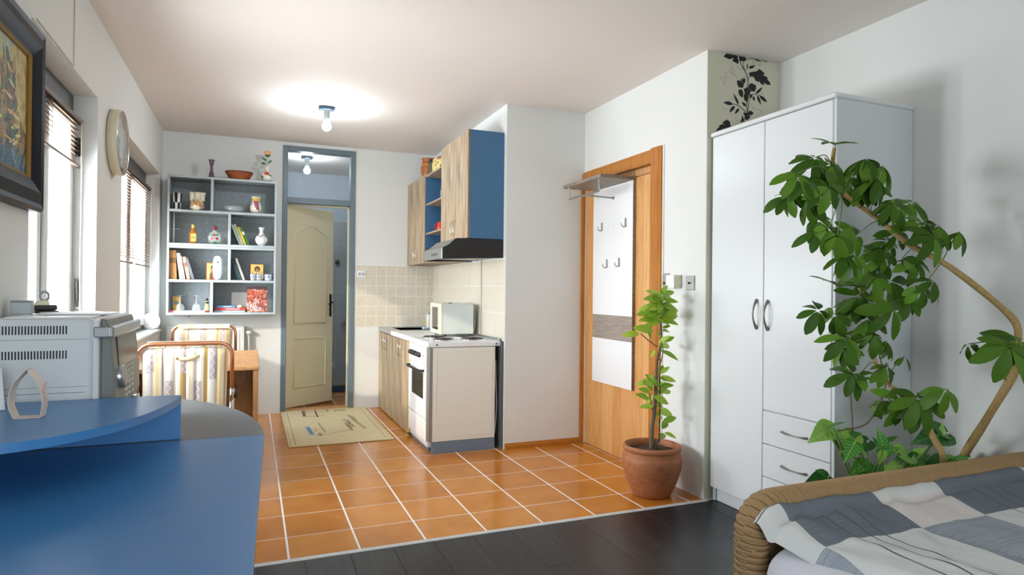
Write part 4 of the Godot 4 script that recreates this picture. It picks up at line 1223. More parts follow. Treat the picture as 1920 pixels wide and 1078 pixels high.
	book("white book leaning beside the thin green one, third row", Vector3(-0.262, y3, Z), Vector3(0.02, 0.22, 0.16), 19, "e2e2de", g)
	icon("gold icon of a dark haired haloed figure behind two cups", Vector3(-0.135, y3, Z - 0.035), 0.125, 0.165, "7a4a26", false)
	var ci := canvas(96, 48, "e9ebee")
	for i in 6:
		blob(ci, Vector2(i * 16 + 8, 26), Vector2(5, 6), 0.5, Color("6377a8"))
		blob(ci, Vector2(i * 16 + 8, 26), Vector2(2, 2), 0, Color("e9ebee"))
		blob(ci, Vector2(i * 16, 36), Vector2(4, 2), 0.4, Color("8fa0c4"))
	var cm := pic(0.25, ci)
	for q in [[-0.17, "white coffee cup with blue flowers, left of the pair before the icon"], [-0.03, "white coffee cup with blue flowers near the shelf's right side"], [-0.118, "white coffee cup with blue pattern right in front of the gold icon"]]:
		t = thing("coffee_cup", q[1], "cup", Vector3(q[0], y3, Z + (0.03 if q[0] > -0.1 or q[0] < -0.15 else 0.022)), 0.0, "blue patterned cups")
		var r := 0.036 if q[0] > -0.1 else 0.024
		obj("body", turned([Vector2(0, 0), Vector2(r * 0.75, 0), Vector2(r, 0.02), Vector2(r, 0.062), Vector2(r - 0.003, 0.062), Vector2(r - 0.003, 0.02), Vector2(0, 0.005)], 22), cm, t)
		obj("handle", rod(Array(curve([Vector3(r - 0.001, 0.05, 0), Vector3(r + 0.014, 0.045, 0), Vector3(r + 0.013, 0.022, 0), Vector3(r - 0.002, 0.016, 0)], 4)), 0.0028, 6), M.gloss_white, t)
	# ---- fourth row
	var y4 := 1.0405
	t = thing("tray", "white tray with red corners under the glasses in the bottom row", "tray", Vector3(-0.718, y4, Z + 0.0))
	obj("base", bx(-0.165, 0.165, 0.0, 0.006, -0.14, 0.05, 0.002), M.gloss_white, t)
	obj("rim", bx(-0.168, 0.168, 0.0, 0.018, 0.05, 0.056, 0.002), M.gloss_white, t)
	for k in [-1, 1]:
		obj("corner", bx(k * 0.15 - 0.019, k * 0.15 + 0.019, 0.0, 0.0185, 0.0555, 0.058, 0.0008), M.maroon, t)
	var wg := [Vector2(0, 0.005), Vector2(0.032, 0.0), Vector2(0.036, 0.03), Vector2(0.03, 0.06), Vector2(0.006, 0.08), Vector2(0.004, 0.09), Vector2(0.004, 0.14), Vector2(0.012, 0.148), Vector2(0.032, 0.151), Vector2(0.032, 0.153), Vector2(0.0, 0.153)]
	t = thing("wine_glass", "upturned stem glass at the left of the white tray", "glass", Vector3(-0.80, y4 + 0.0065, Z), 0.0, "upturned stem glasses")
	obj("glass", turned(wg, 20), M.clear, t)
	copy_of(t, "wine_glass", Vector3(-0.665, y4 + 0.0065, Z), 0.0, "upturned stem glass in the middle of the white tray")
	t = thing("picture_frame", "small gold framed plaque in the lower left compartment", "picture frame", Vector3(-0.84, y4 + 0.0065, Z - 0.08))
	obj("frame", bx(-0.03, 0.03, 0.0, 0.14, -0.006, 0.006, 0.002), M.ochre, t)
	obj("medallion", turned([Vector2(0.022, 0), Vector2(0.02, 0.003), Vector2(0, 0.004)], 16), M.grey_paint, t, Vector3(0.0, 0.08, 0.006)).rotation.x = PI / 2
	t = thing("figurine", "little yellow and black figurine by the lower divider", "figurine", Vector3(-0.575, y4 + 0.0065, Z))
	obj("body", turned([Vector2(0, 0), Vector2(0.02, 0), Vector2(0.022, 0.03), Vector2(0.014, 0.06), Vector2(0.016, 0.08), Vector2(0.01, 0.1), Vector2(0, 0.1)], 14), M.jar_yellow, t)
	obj("head", turned([Vector2(0, 0.096), Vector2(0.011, 0.102), Vector2(0.013, 0.115), Vector2(0.008, 0.126), Vector2(0, 0.129)], 12), M.black, t)
	obj("scarf", turned([Vector2(0.0165, 0.075), Vector2(0.019, 0.085), Vector2(0.0155, 0.093)], 12), M.black, t)
	g = "flat stack of books in the bottom row"
	for q in [[-0.515, 0.0, 0.275, 0.014, "9fc4dc", "white and pale blue book, lowest of the flat stack"], [-0.505, 0.0145, 0.27, 0.028, "c8453f", "red book in the middle of the flat stack"], [-0.485, 0.0430, 0.155, 0.02, "5f97c8", "blue book on top of the flat stack"]]:
		t = thing("book", q[5], "book", Vector3(q[0], y4 + q[1], Z), 0.0, g)
		m = MB.new()
		m.span(0, q[2], 0, 0.0018, -0.17, 0, 0.0005)
		m.span(0, q[2], q[3] - 0.0018, q[3], -0.17, 0, 0.0005)
		m.span(0, q[2], 0.0018, q[3] - 0.0018, -0.0018, 0.0, 0.0005)
		obj("cover", m, paint(q[4], 0.5), t)
		obj("pages", bx(0.003, q[2] - 0.003, 0.002, q[3] - 0.002, -0.167, -0.002), paint("e8e2d2", 0.9), t)
		obj("title", bx(q[2] * 0.35, q[2] * 0.8, q[3] * 0.4, q[3] * 0.65, 0.0, 0.0008), M.gloss_white, t)
	t = thing("shell_box", "small beige trinket on the red book of the flat stack", "trinket", Vector3(-0.285, y4 + 0.0428, Z - 0.02))
	obj("body", turned([Vector2(0, 0), Vector2(0.026, 0), Vector2(0.028, 0.012), Vector2(0.018, 0.024), Vector2(0, 0.027)], 12), M.cream, t)
	tag(obj("card", bx(-0.365, -0.215, y4 + 0.0005, y4 + 0.19, -3.428, -3.424), M.grout), "pale square card leaning at the back of the bottom row", "card")
	cookbook(Vector3(-0.13, y4, Z + 0.01))

func icon(label: String, at: Vector3, w: float, h: float, edge: String, side: bool) -> void:
	var im := canvas(96, 128, "d6b566")
	for i in 300:
		im.fill_rect(Rect2i(rng.randi() % 96, rng.randi() % 128, 3, 2), Color("d6b566").lerp(Color(["e3c987", "bf9a4c"][i % 2]), 0.5))
	var c := Vector2(50 if not side else 70, 40)
	blob(im, c, Vector2(32, 32), 0, Color("b98a3e"))
	blob(im, c, Vector2(29, 29), 0, Color("dcbc70"))
	blob(im, c + Vector2(0, 0), Vector2(22, 25), 0, Color("3a251b"))
	blob(im, c + Vector2(0, 8), Vector2(12, 17), 0, Color("a8764a"))
	blob(im, c + Vector2(-5, 4), Vector2(3, 1.2), 0, Color("2a1a14"))
	blob(im, c + Vector2(5, 4), Vector2(3, 1.2), 0, Color("2a1a14"))
	blob(im, c + Vector2(0, 17), Vector2(4, 1.2), 0, Color("6a3428"))
	stroke(im, [c + Vector2(0, 4), c + Vector2(1, 12)], 1, Color("6f4a30"))
	blob(im, c + Vector2(0, 66), Vector2(36, 44), 0, Color("9a4632" if side else "c9b48a"))
	blob(im, c + Vector2(-14, 66), Vector2(18, 36), 0.3, Color("5d4234" if side else "b49a70"))
	stroke(im, [c + Vector2(-6, 30), c + Vector2(4, 60), c + Vector2(14, 30)], 3, Color("6d5034"))
	if not side:
		stroke(im, [Vector2(14, 62), Vector2(14, 78), Vector2(20, 78)], 3, Color("4a2e1c"))
		stroke(im, [Vector2(80, 62), Vector2(80, 80)], 3, Color("4a2e1c"))
	var t := thing("icon", label, "icon", at, 0.0, "icons in the third row")
	t.rotation.x = -0.06
	var m := MB.new()
	m.span(-w / 2, w / 2, 0, h, -0.012, 0.0, 0.002)
	obj("board", m, paint(edge, 0.45), t)
	m = MB.new()
	m.quad(Vector3(-w / 2 + 0.006, 0.006, 0.0006), Vector3(w / 2 - 0.006, 0.006, 0.0006), Vector3(w / 2 - 0.006, h - 0.006, 0.0006), Vector3(-w / 2 + 0.006, h - 0.006, 0.0006))
	obj("painting", m, pic(0.35, im), t)

func cookbook(at: Vector3) -> void:
	var im := canvas(144, 192, "7a2c22")
	var r := RandomNumberGenerator.new()
	r.seed = 77
	for i in 420:
		var c := Color(["a8412e", "c4674a", "d98a64", "5a1e1c", "e0a47a", "8e3226", "b85a44"][r.randi() % 7])
		blob(im, Vector2(r.randf() * 144, 22 + r.randf() * 170), Vector2(4 + r.randf() * 9, 2 + r.randf() * 4), r.randf() * 3.0, c)
	im.fill_rect(Rect2i(0, 0, 144, 20), Color("4a2a2c"))
	im.fill_rect(Rect2i(30, 24, 26, 4), Color("e8c9b4"))
	im.fill_rect(Rect2i(74, 26, 40, 4), Color("d8b9a4"))
	im.fill_rect(Rect2i(10, 180, 110, 4), Color("e0a890"))
	var t := thing("cookbook", "large red cookbook with a food photograph and white title, standing upright", "book", at)
	t.rotation.x = -0.08
	obj("cover", bx(-0.092, 0.092, 0.0, 0.25, -0.024, -0.001, 0.001), paint("5a2320", 0.4), t)
	var m := MB.new()
	m.quad(Vector3(-0.0915, 0.0005, 0.0), Vector3(0.0915, 0.0005, 0.0), Vector3(0.0915, 0.2495, 0.0), Vector3(-0.0915, 0.2495, 0.0))
	obj("front_print", m, pic(0.25, im), t)
	var f := SystemFont.new()
	f.font_names = PackedStringArray(["Droid Serif"])
	for q in [["Bi", -0.028, 0.105, 0.036], ["RajL", -0.048, 0.071, 0.036], ["Inga", -0.014, 0.037, 0.036]]:
		var tm := TextMesh.new()
		tm.text = q[0]
		tm.font = f
		tm.font_size = 32
		tm.pixel_size = q[3] / 24.0
		tm.depth = 0.0015
		tm.horizontal_alignment = HORIZONTAL_ALIGNMENT_LEFT if q[0] == "Bi" else HORIZONTAL_ALIGNMENT_CENTER
		obj("title", tm, M.gloss_white, t, Vector3(q[1], q[2], 0.001))

func leaf_mesh(l: float, w: float, fold := 0.25, droop := 0.25, belly := 0.85, full := 0.8) -> ArrayMesh:
	# a pointed blade along +z from its base at the origin, upper side +y
	var m := MB.new(true)
	var rows := []
	for i in 7:
		var u := i / 6.0
		var hw := w * 0.5 * pow(sin(PI * pow(u * 0.97 + 0.015, belly)), full)
		var y := -droop * l * u * u
		rows.append([Vector3(-hw, y + hw * fold, u * l), Vector3(0, y, u * l), Vector3(hw, y + hw * fold, u * l)])
	for i in 6:
		for k in 2:
			m.quad(rows[i][k], rows[i + 1][k], rows[i + 1][k + 1], rows[i][k + 1])
	return m.done()

func leaf_part(called: String, parent: Node, at: Vector3, along: Vector3, up: Vector3, l: float, w: float, mat: Material, mesh: ArrayMesh = null) -> MeshInstance3D:
	var z := along.normalized()
	var x := up.cross(z).normalized()
	var o := obj(called, mesh if mesh else leaf_mesh(l, w), mat, parent)
	var s := 1.0 if mesh == null else l
	o.transform = Transform3D(Basis(x * s, z.cross(x) * s, z * s), at)
	return o

func chair_fabric() -> Image:
	# beige awning stripes with mauve zigzag panels
	var im := canvas(256, 224, "e4dccd")
	var bands := [[16, 12, "d8cfca"], [36, 12, "d9bf85"], [58, 3, "9a7c76"], [78, 14, "e9e4d8"], [112, 13, "d3b168"], [126, 3, "9a8078"], [138, 6, "dfcba0"], [160, 14, "e6dfd4"], [182, 14, "d6b978"], [206, 10, "e5dfd6"], [226, 12, "d8bd80"], [246, 5, "cbac68"]]
	for b in bands:
		im.fill_rect(Rect2i(b[0], 0, b[1], 224), Color(b[2]))
	for z in [[18, 0, 70], [72, 96, 84], [118, 0, 76], [158, 100, 90], [204, 0, 96]]:
		im.fill_rect(Rect2i(z[0] - 5, z[1], 24, z[2]), Color("bdb0b0"))
		var p := []
		for k in 9:
			p.append(Vector2(z[0] + (0 if k % 2 else 13), z[1] + k * z[2] / 8.0))
		stroke(im, p, 2, Color("e6dcd6"))
	var r := RandomNumberGenerator.new()
	r.seed = 8
	for i in 3000:
		var x := r.randi() % 256
		var y := r.randi() % 224
		im.set_pixel(x, y, im.get_pixel(x, y).darkened(r.randf() * 0.12))
	return im

func make_chair(label: String, at: Vector3, turn: float) -> Node3D:
	# folding armchair in a bent tube frame; its back faces +z
	var t := thing("folding_chair", label, "chair", at, turn, "padded folding chairs at the table")
	var fm: Material = M.chair_fabric
	var hw := 0.25
	var arc := func(y0: float, y1: float, z0: float, z1: float, w: float, r: float) -> Array:
		var p := [Vector3(-w, y0, z0)]
		for i in 7:
			var a := PI - PI / 2 * i / 6.0
			p.append(Vector3(-w + r + r * cos(a), y1 - r + r * sin(a), lerpf(z0, z1, (y1 - r + r * sin(a) - y0) / (y1 - y0))))
		for i in 7:
			var a := PI / 2 - PI / 2 * i / 6.0
			p.append(Vector3(w - r + r * cos(a), y1 - r + r * sin(a), lerpf(z0, z1, (y1 - r + r * sin(a) - y0) / (y1 - y0))))
		p.append(Vector3(w, y0, z0))
		return p
	obj("back_frame", rod(arc.call(0.66, 0.945, 0.018, 0.03, hw, 0.075), 0.0125, 10), M.copper_tube, t)
	for s in [-1, 1]:
		obj("hinge_sleeve", rod([Vector3(s * hw, 0.665, 0.018), Vector3(s * (hw - 0.004), 0.60, 0.012)], 0.0155, 10), M.chrome, t)
		obj("rear_tube", rod([Vector3(s * (hw - 0.004), 0.602, 0.012), Vector3(s * (hw - 0.006), 0.44, -0.01)], 0.0115, 8), M.chrome, t)
	# padded back: pleated sheet towards +z, plain pad towards -z, thick rounded edge
	var m := MB.new(true)
	var shape := func(u: float, v: float, front: bool) -> Vector3:
		var edge := minf(minf(u, 1.0 - u) * 7.0, minf(v, 1.0 - v) * 7.0)
		var puff := sqrt(clampf(1.0 - pow(1.0 - clampf(edge, 0.0, 1.0), 2.0), 0.0, 1.0))
		var corner := 1.0 - 0.06 * pow(absf(u * 2.0 - 1.0), 6.0)
		var w := (hw - 0.032) * (1.0 + 0.04 * v)
		var pleat := 0.010 * pow(absf(sin(u * PI * 8.0)), 0.5) * puff
		var y := 0.46 + v * 0.472 * corner
		var d := (0.012 + pleat) if front else -(0.05 * puff + 0.012)
		return Vector3((u * 2.0 - 1.0) * w, y, 0.012 + 0.012 * v + d * (puff if front else 1.0) - 0.008)
	m.grid(64, 16, func(u: float, v: float) -> Vector3: return shape.call(u, v, true))
	m.grid(24, 16, func(u: float, v: float) -> Vector3: return shape.call(1.0 - u, v, false))
	obj("back_cushion", m, fm, t)
	m = MB.new(true)
	m.grid(24, 4, func(u: float, v: float) -> Vector3: return Vector3((u - 0.5) * 0.40, 0.922 + 0.036 * sin(v * PI), 0.012 - 0.075 * (v - 0.25)))
	obj("top_roll", m, fm, t)
	# strap on the back
	m = MB.new(true)
	m.tube(curve([Vector3(-0.052, 0.862, 0.03), Vector3(-0.04, 0.858, 0.04), Vector3(0.01, 0.856, 0.046), Vector3(0.05, 0.864, 0.044), Vector3(0.078, 0.874, 0.03)], 5), 0.011, 8, true, Vector2(0.3, 1.0))
	var st := obj("strap", m, M.strap, t)
	obj("rivet", turned([Vector2(0.007, 0), Vector2(0.006, 0.003), Vector2(0, 0.004)], 10), M.brass, st, Vector3(-0.046, 0.86, 0.046)).rotation.x = PI / 2
	# seat, arms, crossed legs
	m = MB.new()
	m.box(Vector3(0, 0.415, -0.235), Vector3(0.44, 0.05, 0.42), 0.018)
	obj("seat_cushion", m, fm, t)
	obj("seat_frame", rod([Vector3(-0.235, 0.385, -0.02), Vector3(-0.235, 0.385, -0.40), Vector3(-0.20, 0.385, -0.445), Vector3(0.20, 0.385, -0.445), Vector3(0.235, 0.385, -0.40), Vector3(0.235, 0.385, -0.02)], 0.011, 8), M.chrome, t)
	for s in [-1, 1]:
		obj("leg", rod([Vector3(s * 0.248, 0.455, -0.005), Vector3(s * 0.25, 0.012, -0.46)], 0.011, 8), M.chrome, t)
		obj("leg", rod([Vector3(s * 0.225, 0.40, -0.43), Vector3(s * 0.225, 0.012, 0.03)], 0.011, 8), M.chrome, t)
		obj("armrest", rod([Vector3(s * 0.268, 0.62, 0.0), Vector3(s * 0.268, 0.62, -0.33)], 0.016, 8, Vector2(0.7, 1.2)), M.black, t)
		obj("arm_post", rod([Vector3(s * 0.262, 0.615, -0.3), Vector3(s * 0.25, 0.36, -0.12)], 0.009, 8), M.chrome, t)
	return t

func dining() -> void:
	M.chair_fabric = pic(0.85, chair_fabric())
	M.copper_tube = paint("c98d68", 0.25, 0.75)
	M.strap = paint("e0d3a8", 0.6)
	make_chair("striped folding armchair with a strap on its back, in front of the table", Vector3(-0.533, 0, -0.77), deg_to_rad(1.5))
	var c := make_chair("striped folding armchair on the far side of the table by the radiator", Vector3(-0.557, -0.0, -2.70), PI)
	c.position = Vector3(-0.557, 0, -2.66)
	# table: thick top, side panels and a back panel
	var t := thing("dining_table", "light wooden table with panel sides behind the striped chair", "table", Vector3(-0.555, 0, -1.755))
	obj("table_top", bx(-0.42, 0.43, 0.722, 0.75, -0.59, 0.59, 0.003), M.beech, t)
	obj("side_panel", bx(0.392, 0.425, 0.001, 0.7215, -0.53, 0.575, 0.002), M.beech, t)
	obj("side_panel", bx(-0.415, -0.383, 0.001, 0.7215, -0.53, 0.575, 0.002), M.beech, t)
	obj("back_panel", bx(-0.3825, 0.3915, 0.05, 0.7215, 0.10, 0.118, 0.001), M.beech_shaded, t)
	# radiator below the shelf
	t = thing("radiator", "white panel radiator on the back wall behind the far chair", "radiator", Vector3(-0.60, 0, -3.448))
	obj("panel", bx(-0.33, 0.345, 0.30, 0.885, 0.045, 0.075, 0.006), M.white, t)
	obj("top_grille", bx(-0.33, 0.345, 0.885, 0.897, 0.012, 0.078, 0.003), M.white, t)
	obj("side_cover", bx(0.345, 0.355, 0.31, 0.89, 0.012, 0.077, 0.002), M.white, t)
	for i in 14:
		obj("rib", bx(-0.31 + i * 0.046, -0.285 + i * 0.046, 0.33, 0.86, 0.075, 0.080, 0.002), M.white, t)
	for x in [-0.25, 0.25]:
		obj("bracket", bx(x - 0.02, x + 0.02, 0.35, 0.83, 0.0005, 0.045, 0.002), M.white, t)
	obj("valve", turned([Vector2(0.018, 0), Vector2(0.02, 0.03), Vector2(0.016, 0.05), Vector2(0, 0.052)], 14), M.white, t, Vector3(0.372, 0.83, 0.045)).rotation.z = -PI / 2
	obj("pipe", rod([Vector3(0.39, 0.83, 0.045), Vector3(0.40, 0.75, 0.04), Vector3(0.40, 0.001, 0.035)], 0.008, 8), M.white, t)
	t = thing("perforated_disc", "small white perforated disc leaning at the end of the kitchen window sill", "disc", Vector3(-1.03, 0.8855, -3.19))
	var ds := MB.new()
	var pts := PackedVector2Array()
	for i in 24:
		pts.append(Vector2(0.075 * cos(TAU * i / 24), 0.075 + 0.075 * sin(TAU * i / 24)))
	ds.prism(pts, 0.012, Transform3D(), 0.003)
	obj("disc", ds, M.gloss_white, t)
	for r in [[0.03, 6], [0.055, 12]]:
		for i in r[1]:
			obj("hole", turned([Vector2(0.004, 0), Vector2(0.003, 0.0006), Vector2(0, 0.0006)], 6), M.grey_paint, t, Vector3(r[0] * cos(TAU * i / r[1]), 0.075 + r[0] * sin(TAU * i / r[1]), 0.012)).rotation.x = PI / 2

func desk() -> void:
	M.desk_blue = bumpy(paint("4184c0", 0.33), 0.6, 0.08, 14)
	M.desk_edge = paint("4b8ac2", 0.35)
	M.desk_grey = bumpy(paint("63676a", 0.42), 0.6, 0.08, 15)
	# outlines are (x, -z); the prism then stands up along y
	var up := Basis(Vector3(1, 0, 0), Vector3(0, 0, -1), Vector3(0, 1, 0))
	var t := thing("desk", "blue office desk with a raised curved shelf and dark grey rounded end", "desk", Vector3.ZERO)
	var m := MB.new()
	m.prism(PackedVector2Array([Vector2(-0.98, -0.99), Vector2(-0.98, -3.05), Vector2(-0.195, -3.05), Vector2(-0.129, -0.99)]), 0.026, Transform3D(up, Vector3(0, 0.724, 0)), 0.002)
	obj("desk_top", m, M.desk_blue, t)
	var pts := PackedVector2Array([Vector2(-0.98, -0.989)])
	for i in 25:
		var a := PI / 2 * i / 24.0
		pts.append(Vector2(-0.9 + 0.771 * cos(a), -0.989 + 1.085 * sin(a)))
	pts.append(Vector2(-0.98, 0.096))
	m = MB.new()
	m.prism(pts, 0.026, Transform3D(up, Vector3(0, 0.724, 0)), 0.002)
	obj("round_end", m, M.desk_grey, t)
	obj("side_panel", bx(-0.26, -0.235, 0.001, 0.7235, 1.05, 2.9, 0.001), M.desk_blue, t)
	obj("front_panel", bx(-0.97, -0.262, 0.12, 0.7235, 1.02, 1.045, 0.001), M.desk_blue, t)
	obj("post", turned([Vector2(0.09, 0.001), Vector2(0.09, 0.012), Vector2(0.03, 0.02), Vector2(0.03, 0.7235)], 20), M.steel, t, Vector3(-0.55, 0, 0.35))
	# raised shelf on its own upright
	obj("riser", bx(-0.978, -0.399, 0.7505, 0.8755, 0.953, 0.972, 0.001), M.desk_blue, t)
	var edge := [Vector3(-0.398, -0.955, 0), Vector3(-0.399, -0.985, 0), Vector3(-0.412, -1.09, 0), Vector3(-0.437, -1.21, 0), Vector3(-0.48, -1.335, 0), Vector3(-0.54, -1.44, 0), Vector3(-0.63, -1.535, 0), Vector3(-0.73, -1.585, 0), Vector3(-0.85, -1.612, 0), Vector3(-0.978, -1.62, 0)]
	var sp := PackedVector2Array()
	for q in curve(edge, 5):
		sp.append(Vector2(q.x, q.y))
	sp.append(Vector2(-0.978, -0.945))
	sp.append(Vector2(-0.42, -0.945))
	m = MB.new()
	m.prism(sp, 0.024, Transform3D(up, Vector3(0, 0.876, 0)), 0.0015)
	obj("raised_shelf", m, M.desk_blue, t)
	machine()
	# folded card holder, a pointed arch open towards the room
	t = thing("card_arch", "cream cardboard strip bent into a pointed arch on the raised shelf", "card holder", Vector3(-0.762, 0.9005, 1.255), deg_to_rad(-4.0))
	var left := curve([Vector3(-0.03, 0.0, 0), Vector3(-0.043, 0.035, 0), Vector3(-0.042, 0.068, 0), Vector3(-0.03, 0.102, 0), Vector3(-0.002, 0.138, 0)], 5)
	var right := curve([Vector3(0.002, 0.138, 0), Vector3(0.023, 0.108, 0), Vector3(0.037, 0.068, 0), Vector3(0.039, 0.035, 0), Vector3(0.034, 0.0, 0)], 5)
	for part in [[left, "left_flap"], [right, "right_flap"]]:
		m = MB.new()
		var w: PackedVector3Array = part[0]
		for i in w.size() - 1:
			var d := Vector3(0, 0, -0.042)
			var n := (w[i + 1] - w[i]).cross(Vector3(0, 0, 1)).normalized() * 0.0018
			m.facing([w[i], w[i + 1], w[i + 1] + d, w[i] + d], -n)
			m.facing([w[i] + n, w[i + 1] + n, w[i + 1] + n + d, w[i] + n + d], n)
			m.facing([w[i], w[i + 1], w[i + 1] + n, w[i] + n], Vector3(0, 0, 1))
			m.facing([w[i] + d, w[i + 1] + d, w[i + 1] + n + d, w[i] + n + d], Vector3(0, 0, -1))
		obj("flap", m, M.card, t)
	obj("bottom", bx(-0.03, 0.034, 0.0, 0.002, -0.042, 0.0), M.card, t)
	var loop := []
	for i in 20:
		var a := TAU * i / 16.0
		loop.append(Vector3(0.0395 - 0.004 * absf(sin(a)) - 0.0007 * i * 0.5 + 0.003, 0.082 - 0.0018 * i + 0.016 * cos(a), -0.02 + 0.011 * sin(a)))
	obj("printed_loop", rod(loop.slice(0, 18), 0.0016, 5), M.print_pink, t)
	obj("printed_patch", bx(-0.0465, -0.0435, 0.022, 0.038, -0.034, -0.012), M.print_grey, t)
	# leaflet leaning in its stand at the frame's edge
	t = thing("leaflet", "pale leaflet leaning on the raised shelf at the picture's left border", "leaflet", Vector3(-0.914, 0.9005, 1.12), deg_to_rad(32.0))
	m = MB.new()
	m.box(Vector3(0, 0.062, -0.02), Vector3(0.13, 0.128, 0.003), 0.0008, Basis(Vector3(1, 0, 0), -0.3))
	var sh := obj("sheet", m, M.paper, t)
	for i in 4:
		m = MB.new()
		m.box(Vector3(0.012, 0.03 + i * 0.011, -0.0205 + 0.012 - i * 0.0034 + 0.0), Vector3(0.08 - 0.015 * (i % 2), 0.003, 0.0008), 0.0, Basis(Vector3(1, 0, 0), -0.3))
		obj("text_line", m, M.print_grey, sh)

func machine() -> void:
	# bulky beige office machine standing on the grey end behind the raised shelf; controls look to +x
	var t := thing("office_machine", "bulky beige vented office machine with a grey control front, beside the desk shelf", "machine", Vector3(-0.83, 0.7505, 0.655))
	var body := obj("case", bx(-0.135, 0.157, 0.0, 0.416, -0.275, 0.272, 0.006), M.machine_beige, t)
	for row in [[0.366, 0.394], [0.285, 0.312]]:
		for i in 25:
			var x := -0.122 + i * 0.0086
			obj("vent_slot", bx(x, x + 0.0042, row[0], row[1], 0.2705, 0.2725), M.slot, body)
	for y in [0.348, 0.19]:
		obj("seam", bx(-0.128, 0.15, y, y + 0.0015, 0.271, 0.2724), M.grey_paint, body)
	obj("seam", bx(-0.128, 0.142, 0.170, 0.1725, 0.271, 0.2724), M.grey_paint, body)
	obj("end_panel", bx(0.1575, 0.178, 0.0, 0.418, -0.272, 0.278, 0.008), M.machine_white, t)
	obj("top_cover", bx(-0.09, 0.15, 0.4165, 0.422, -0.26, 0.255, 0.002), M.machine_white, t)
	# sloping control front
	var m := MB.new()
	var xf := Transform3D(Basis(Vector3(1, 0, 0), Vector3(0, 1, 0), Vector3(0, 0, 1)), Vector3(0, 0, -0.255))
	m.prism(PackedVector2Array([Vector2(0.178, 0.085), Vector2(0.212, 0.085), Vector2(0.226, 0.12), Vector2(0.220, 0.24), Vector2(0.206, 0.38), Vector2(0.196, 0.412), Vector2(0.178, 0.416)]), 0.50, xf, 0.006)
	var front := obj("control_front", m, M.machine_grey, t)
	var tilt := Basis(Vector3(0, 0, 1), 0.08)
	m = MB.new()
	m.box(Vector3(0.213, 0.30, -0.01), Vector3(0.010, 0.13, 0.36), 0.003, tilt)
	obj("dark_window", m, M.machine_dark, front)
	m = MB.new()
	m.span(0.206, 0.226, 0.352, 0.392, -0.255, 0.288, 0.006)
	m.span(0.165, 0.206, 0.354, 0.390, 0.274, 0.288, 0.004)
	obj("handle", m, M.chrome_soft, front)
	var k := obj("knob", turned([Vector2(0.043, 0), Vector2(0.043, 0.014), Vector2(0.036, 0.022), Vector2(0.03, 0.02), Vector2(0, 0.024)], 24), M.chrome_soft, front, Vector3(0.220, 0.205, 0.15))
	k.rotation.z = -PI / 2 + 0.06
	for r in 6:
		for c in 3:
			m = MB.new()
			m.box(Vector3(0.224 - (5 - r) * 0.0008, 0.225 - r * 0.021 + 0.002, 0.055 - c * 0.065), Vector3(0.01, 0.012, 0.052), 0.003, tilt)
			obj("key", m, M.machine_key, front)
	obj("base_slot", bx(0.178, 0.222, 0.03, 0.08, -0.25, 0.24, 0.004), M.machine_dark, t)
	# things lying on it
	var y := 1.1735
	var n := thing("paper", "white sheets lying on the beige machine's cover", "paper", Vector3(-0.79, y, 0.62), 0.12)
	for i in 3:
		var o := obj("sheet", bx(-0.10, 0.10, i * 0.0012, i * 0.0012 + 0.001, -0.14, 0.14), M.paper, n)
		o.rotation.y = i * 0.09
	n = thing("tape_dispenser", "beige tape dispenser with a small dark roll on the machine", "tape dispenser", Vector3(-0.935, y, 0.43), 0.3)
	m = MB.new()
	m.prism(PackedVector2Array([Vector2(-0.035, 0), Vector2(0.04, 0), Vector2(0.036, 0.022), Vector2(0.022, 0.028), Vector2(0.018, 0.045), Vector2(-0.022, 0.045), Vector2(-0.032, 0.025)]), 0.03, Transform3D(Basis(), Vector3(0, 0, -0.015)), 0.002)
	obj("body", m, M.cream, n)
	m = MB.new(true)
	var ring := PackedVector3Array()
	for i in 21:
		ring.append(Vector3(0.004 + 0.014 * cos(TAU * i / 20), 0.062 + 0.018 * sin(TAU * i / 20), 0))
	m.tube(ring, 0.0055, 6, false)
	obj("roll", m, M.grey_paint, n)
	n = thing("stapler", "small black stapler beside the tape dispenser on the machine", "stapler", Vector3(-0.90, y, 0.53), 0.9)
	obj("base", bx(-0.045, 0.045, 0.0, 0.008, -0.012, 0.012, 0.003), M.black, n)
	obj("arm", bx(-0.042, 0.04, 0.0085, 0.03, -0.011, 0.011, 0.005), M.black, n)
	n = thing("card_box", "small grey open box at the picture's left edge on the machine", "box", Vector3(-0.935, y, 0.67), 0.1)
	obj("box", bx(-0.03, 0.03, 0.0, 0.045, -0.03, 0.03, 0.003), M.grey_edge, n)
	obj("lid", bx(-0.031, 0.031, 0.045, 0.05, -0.031, 0.031, 0.002), M.grey_paint, n)

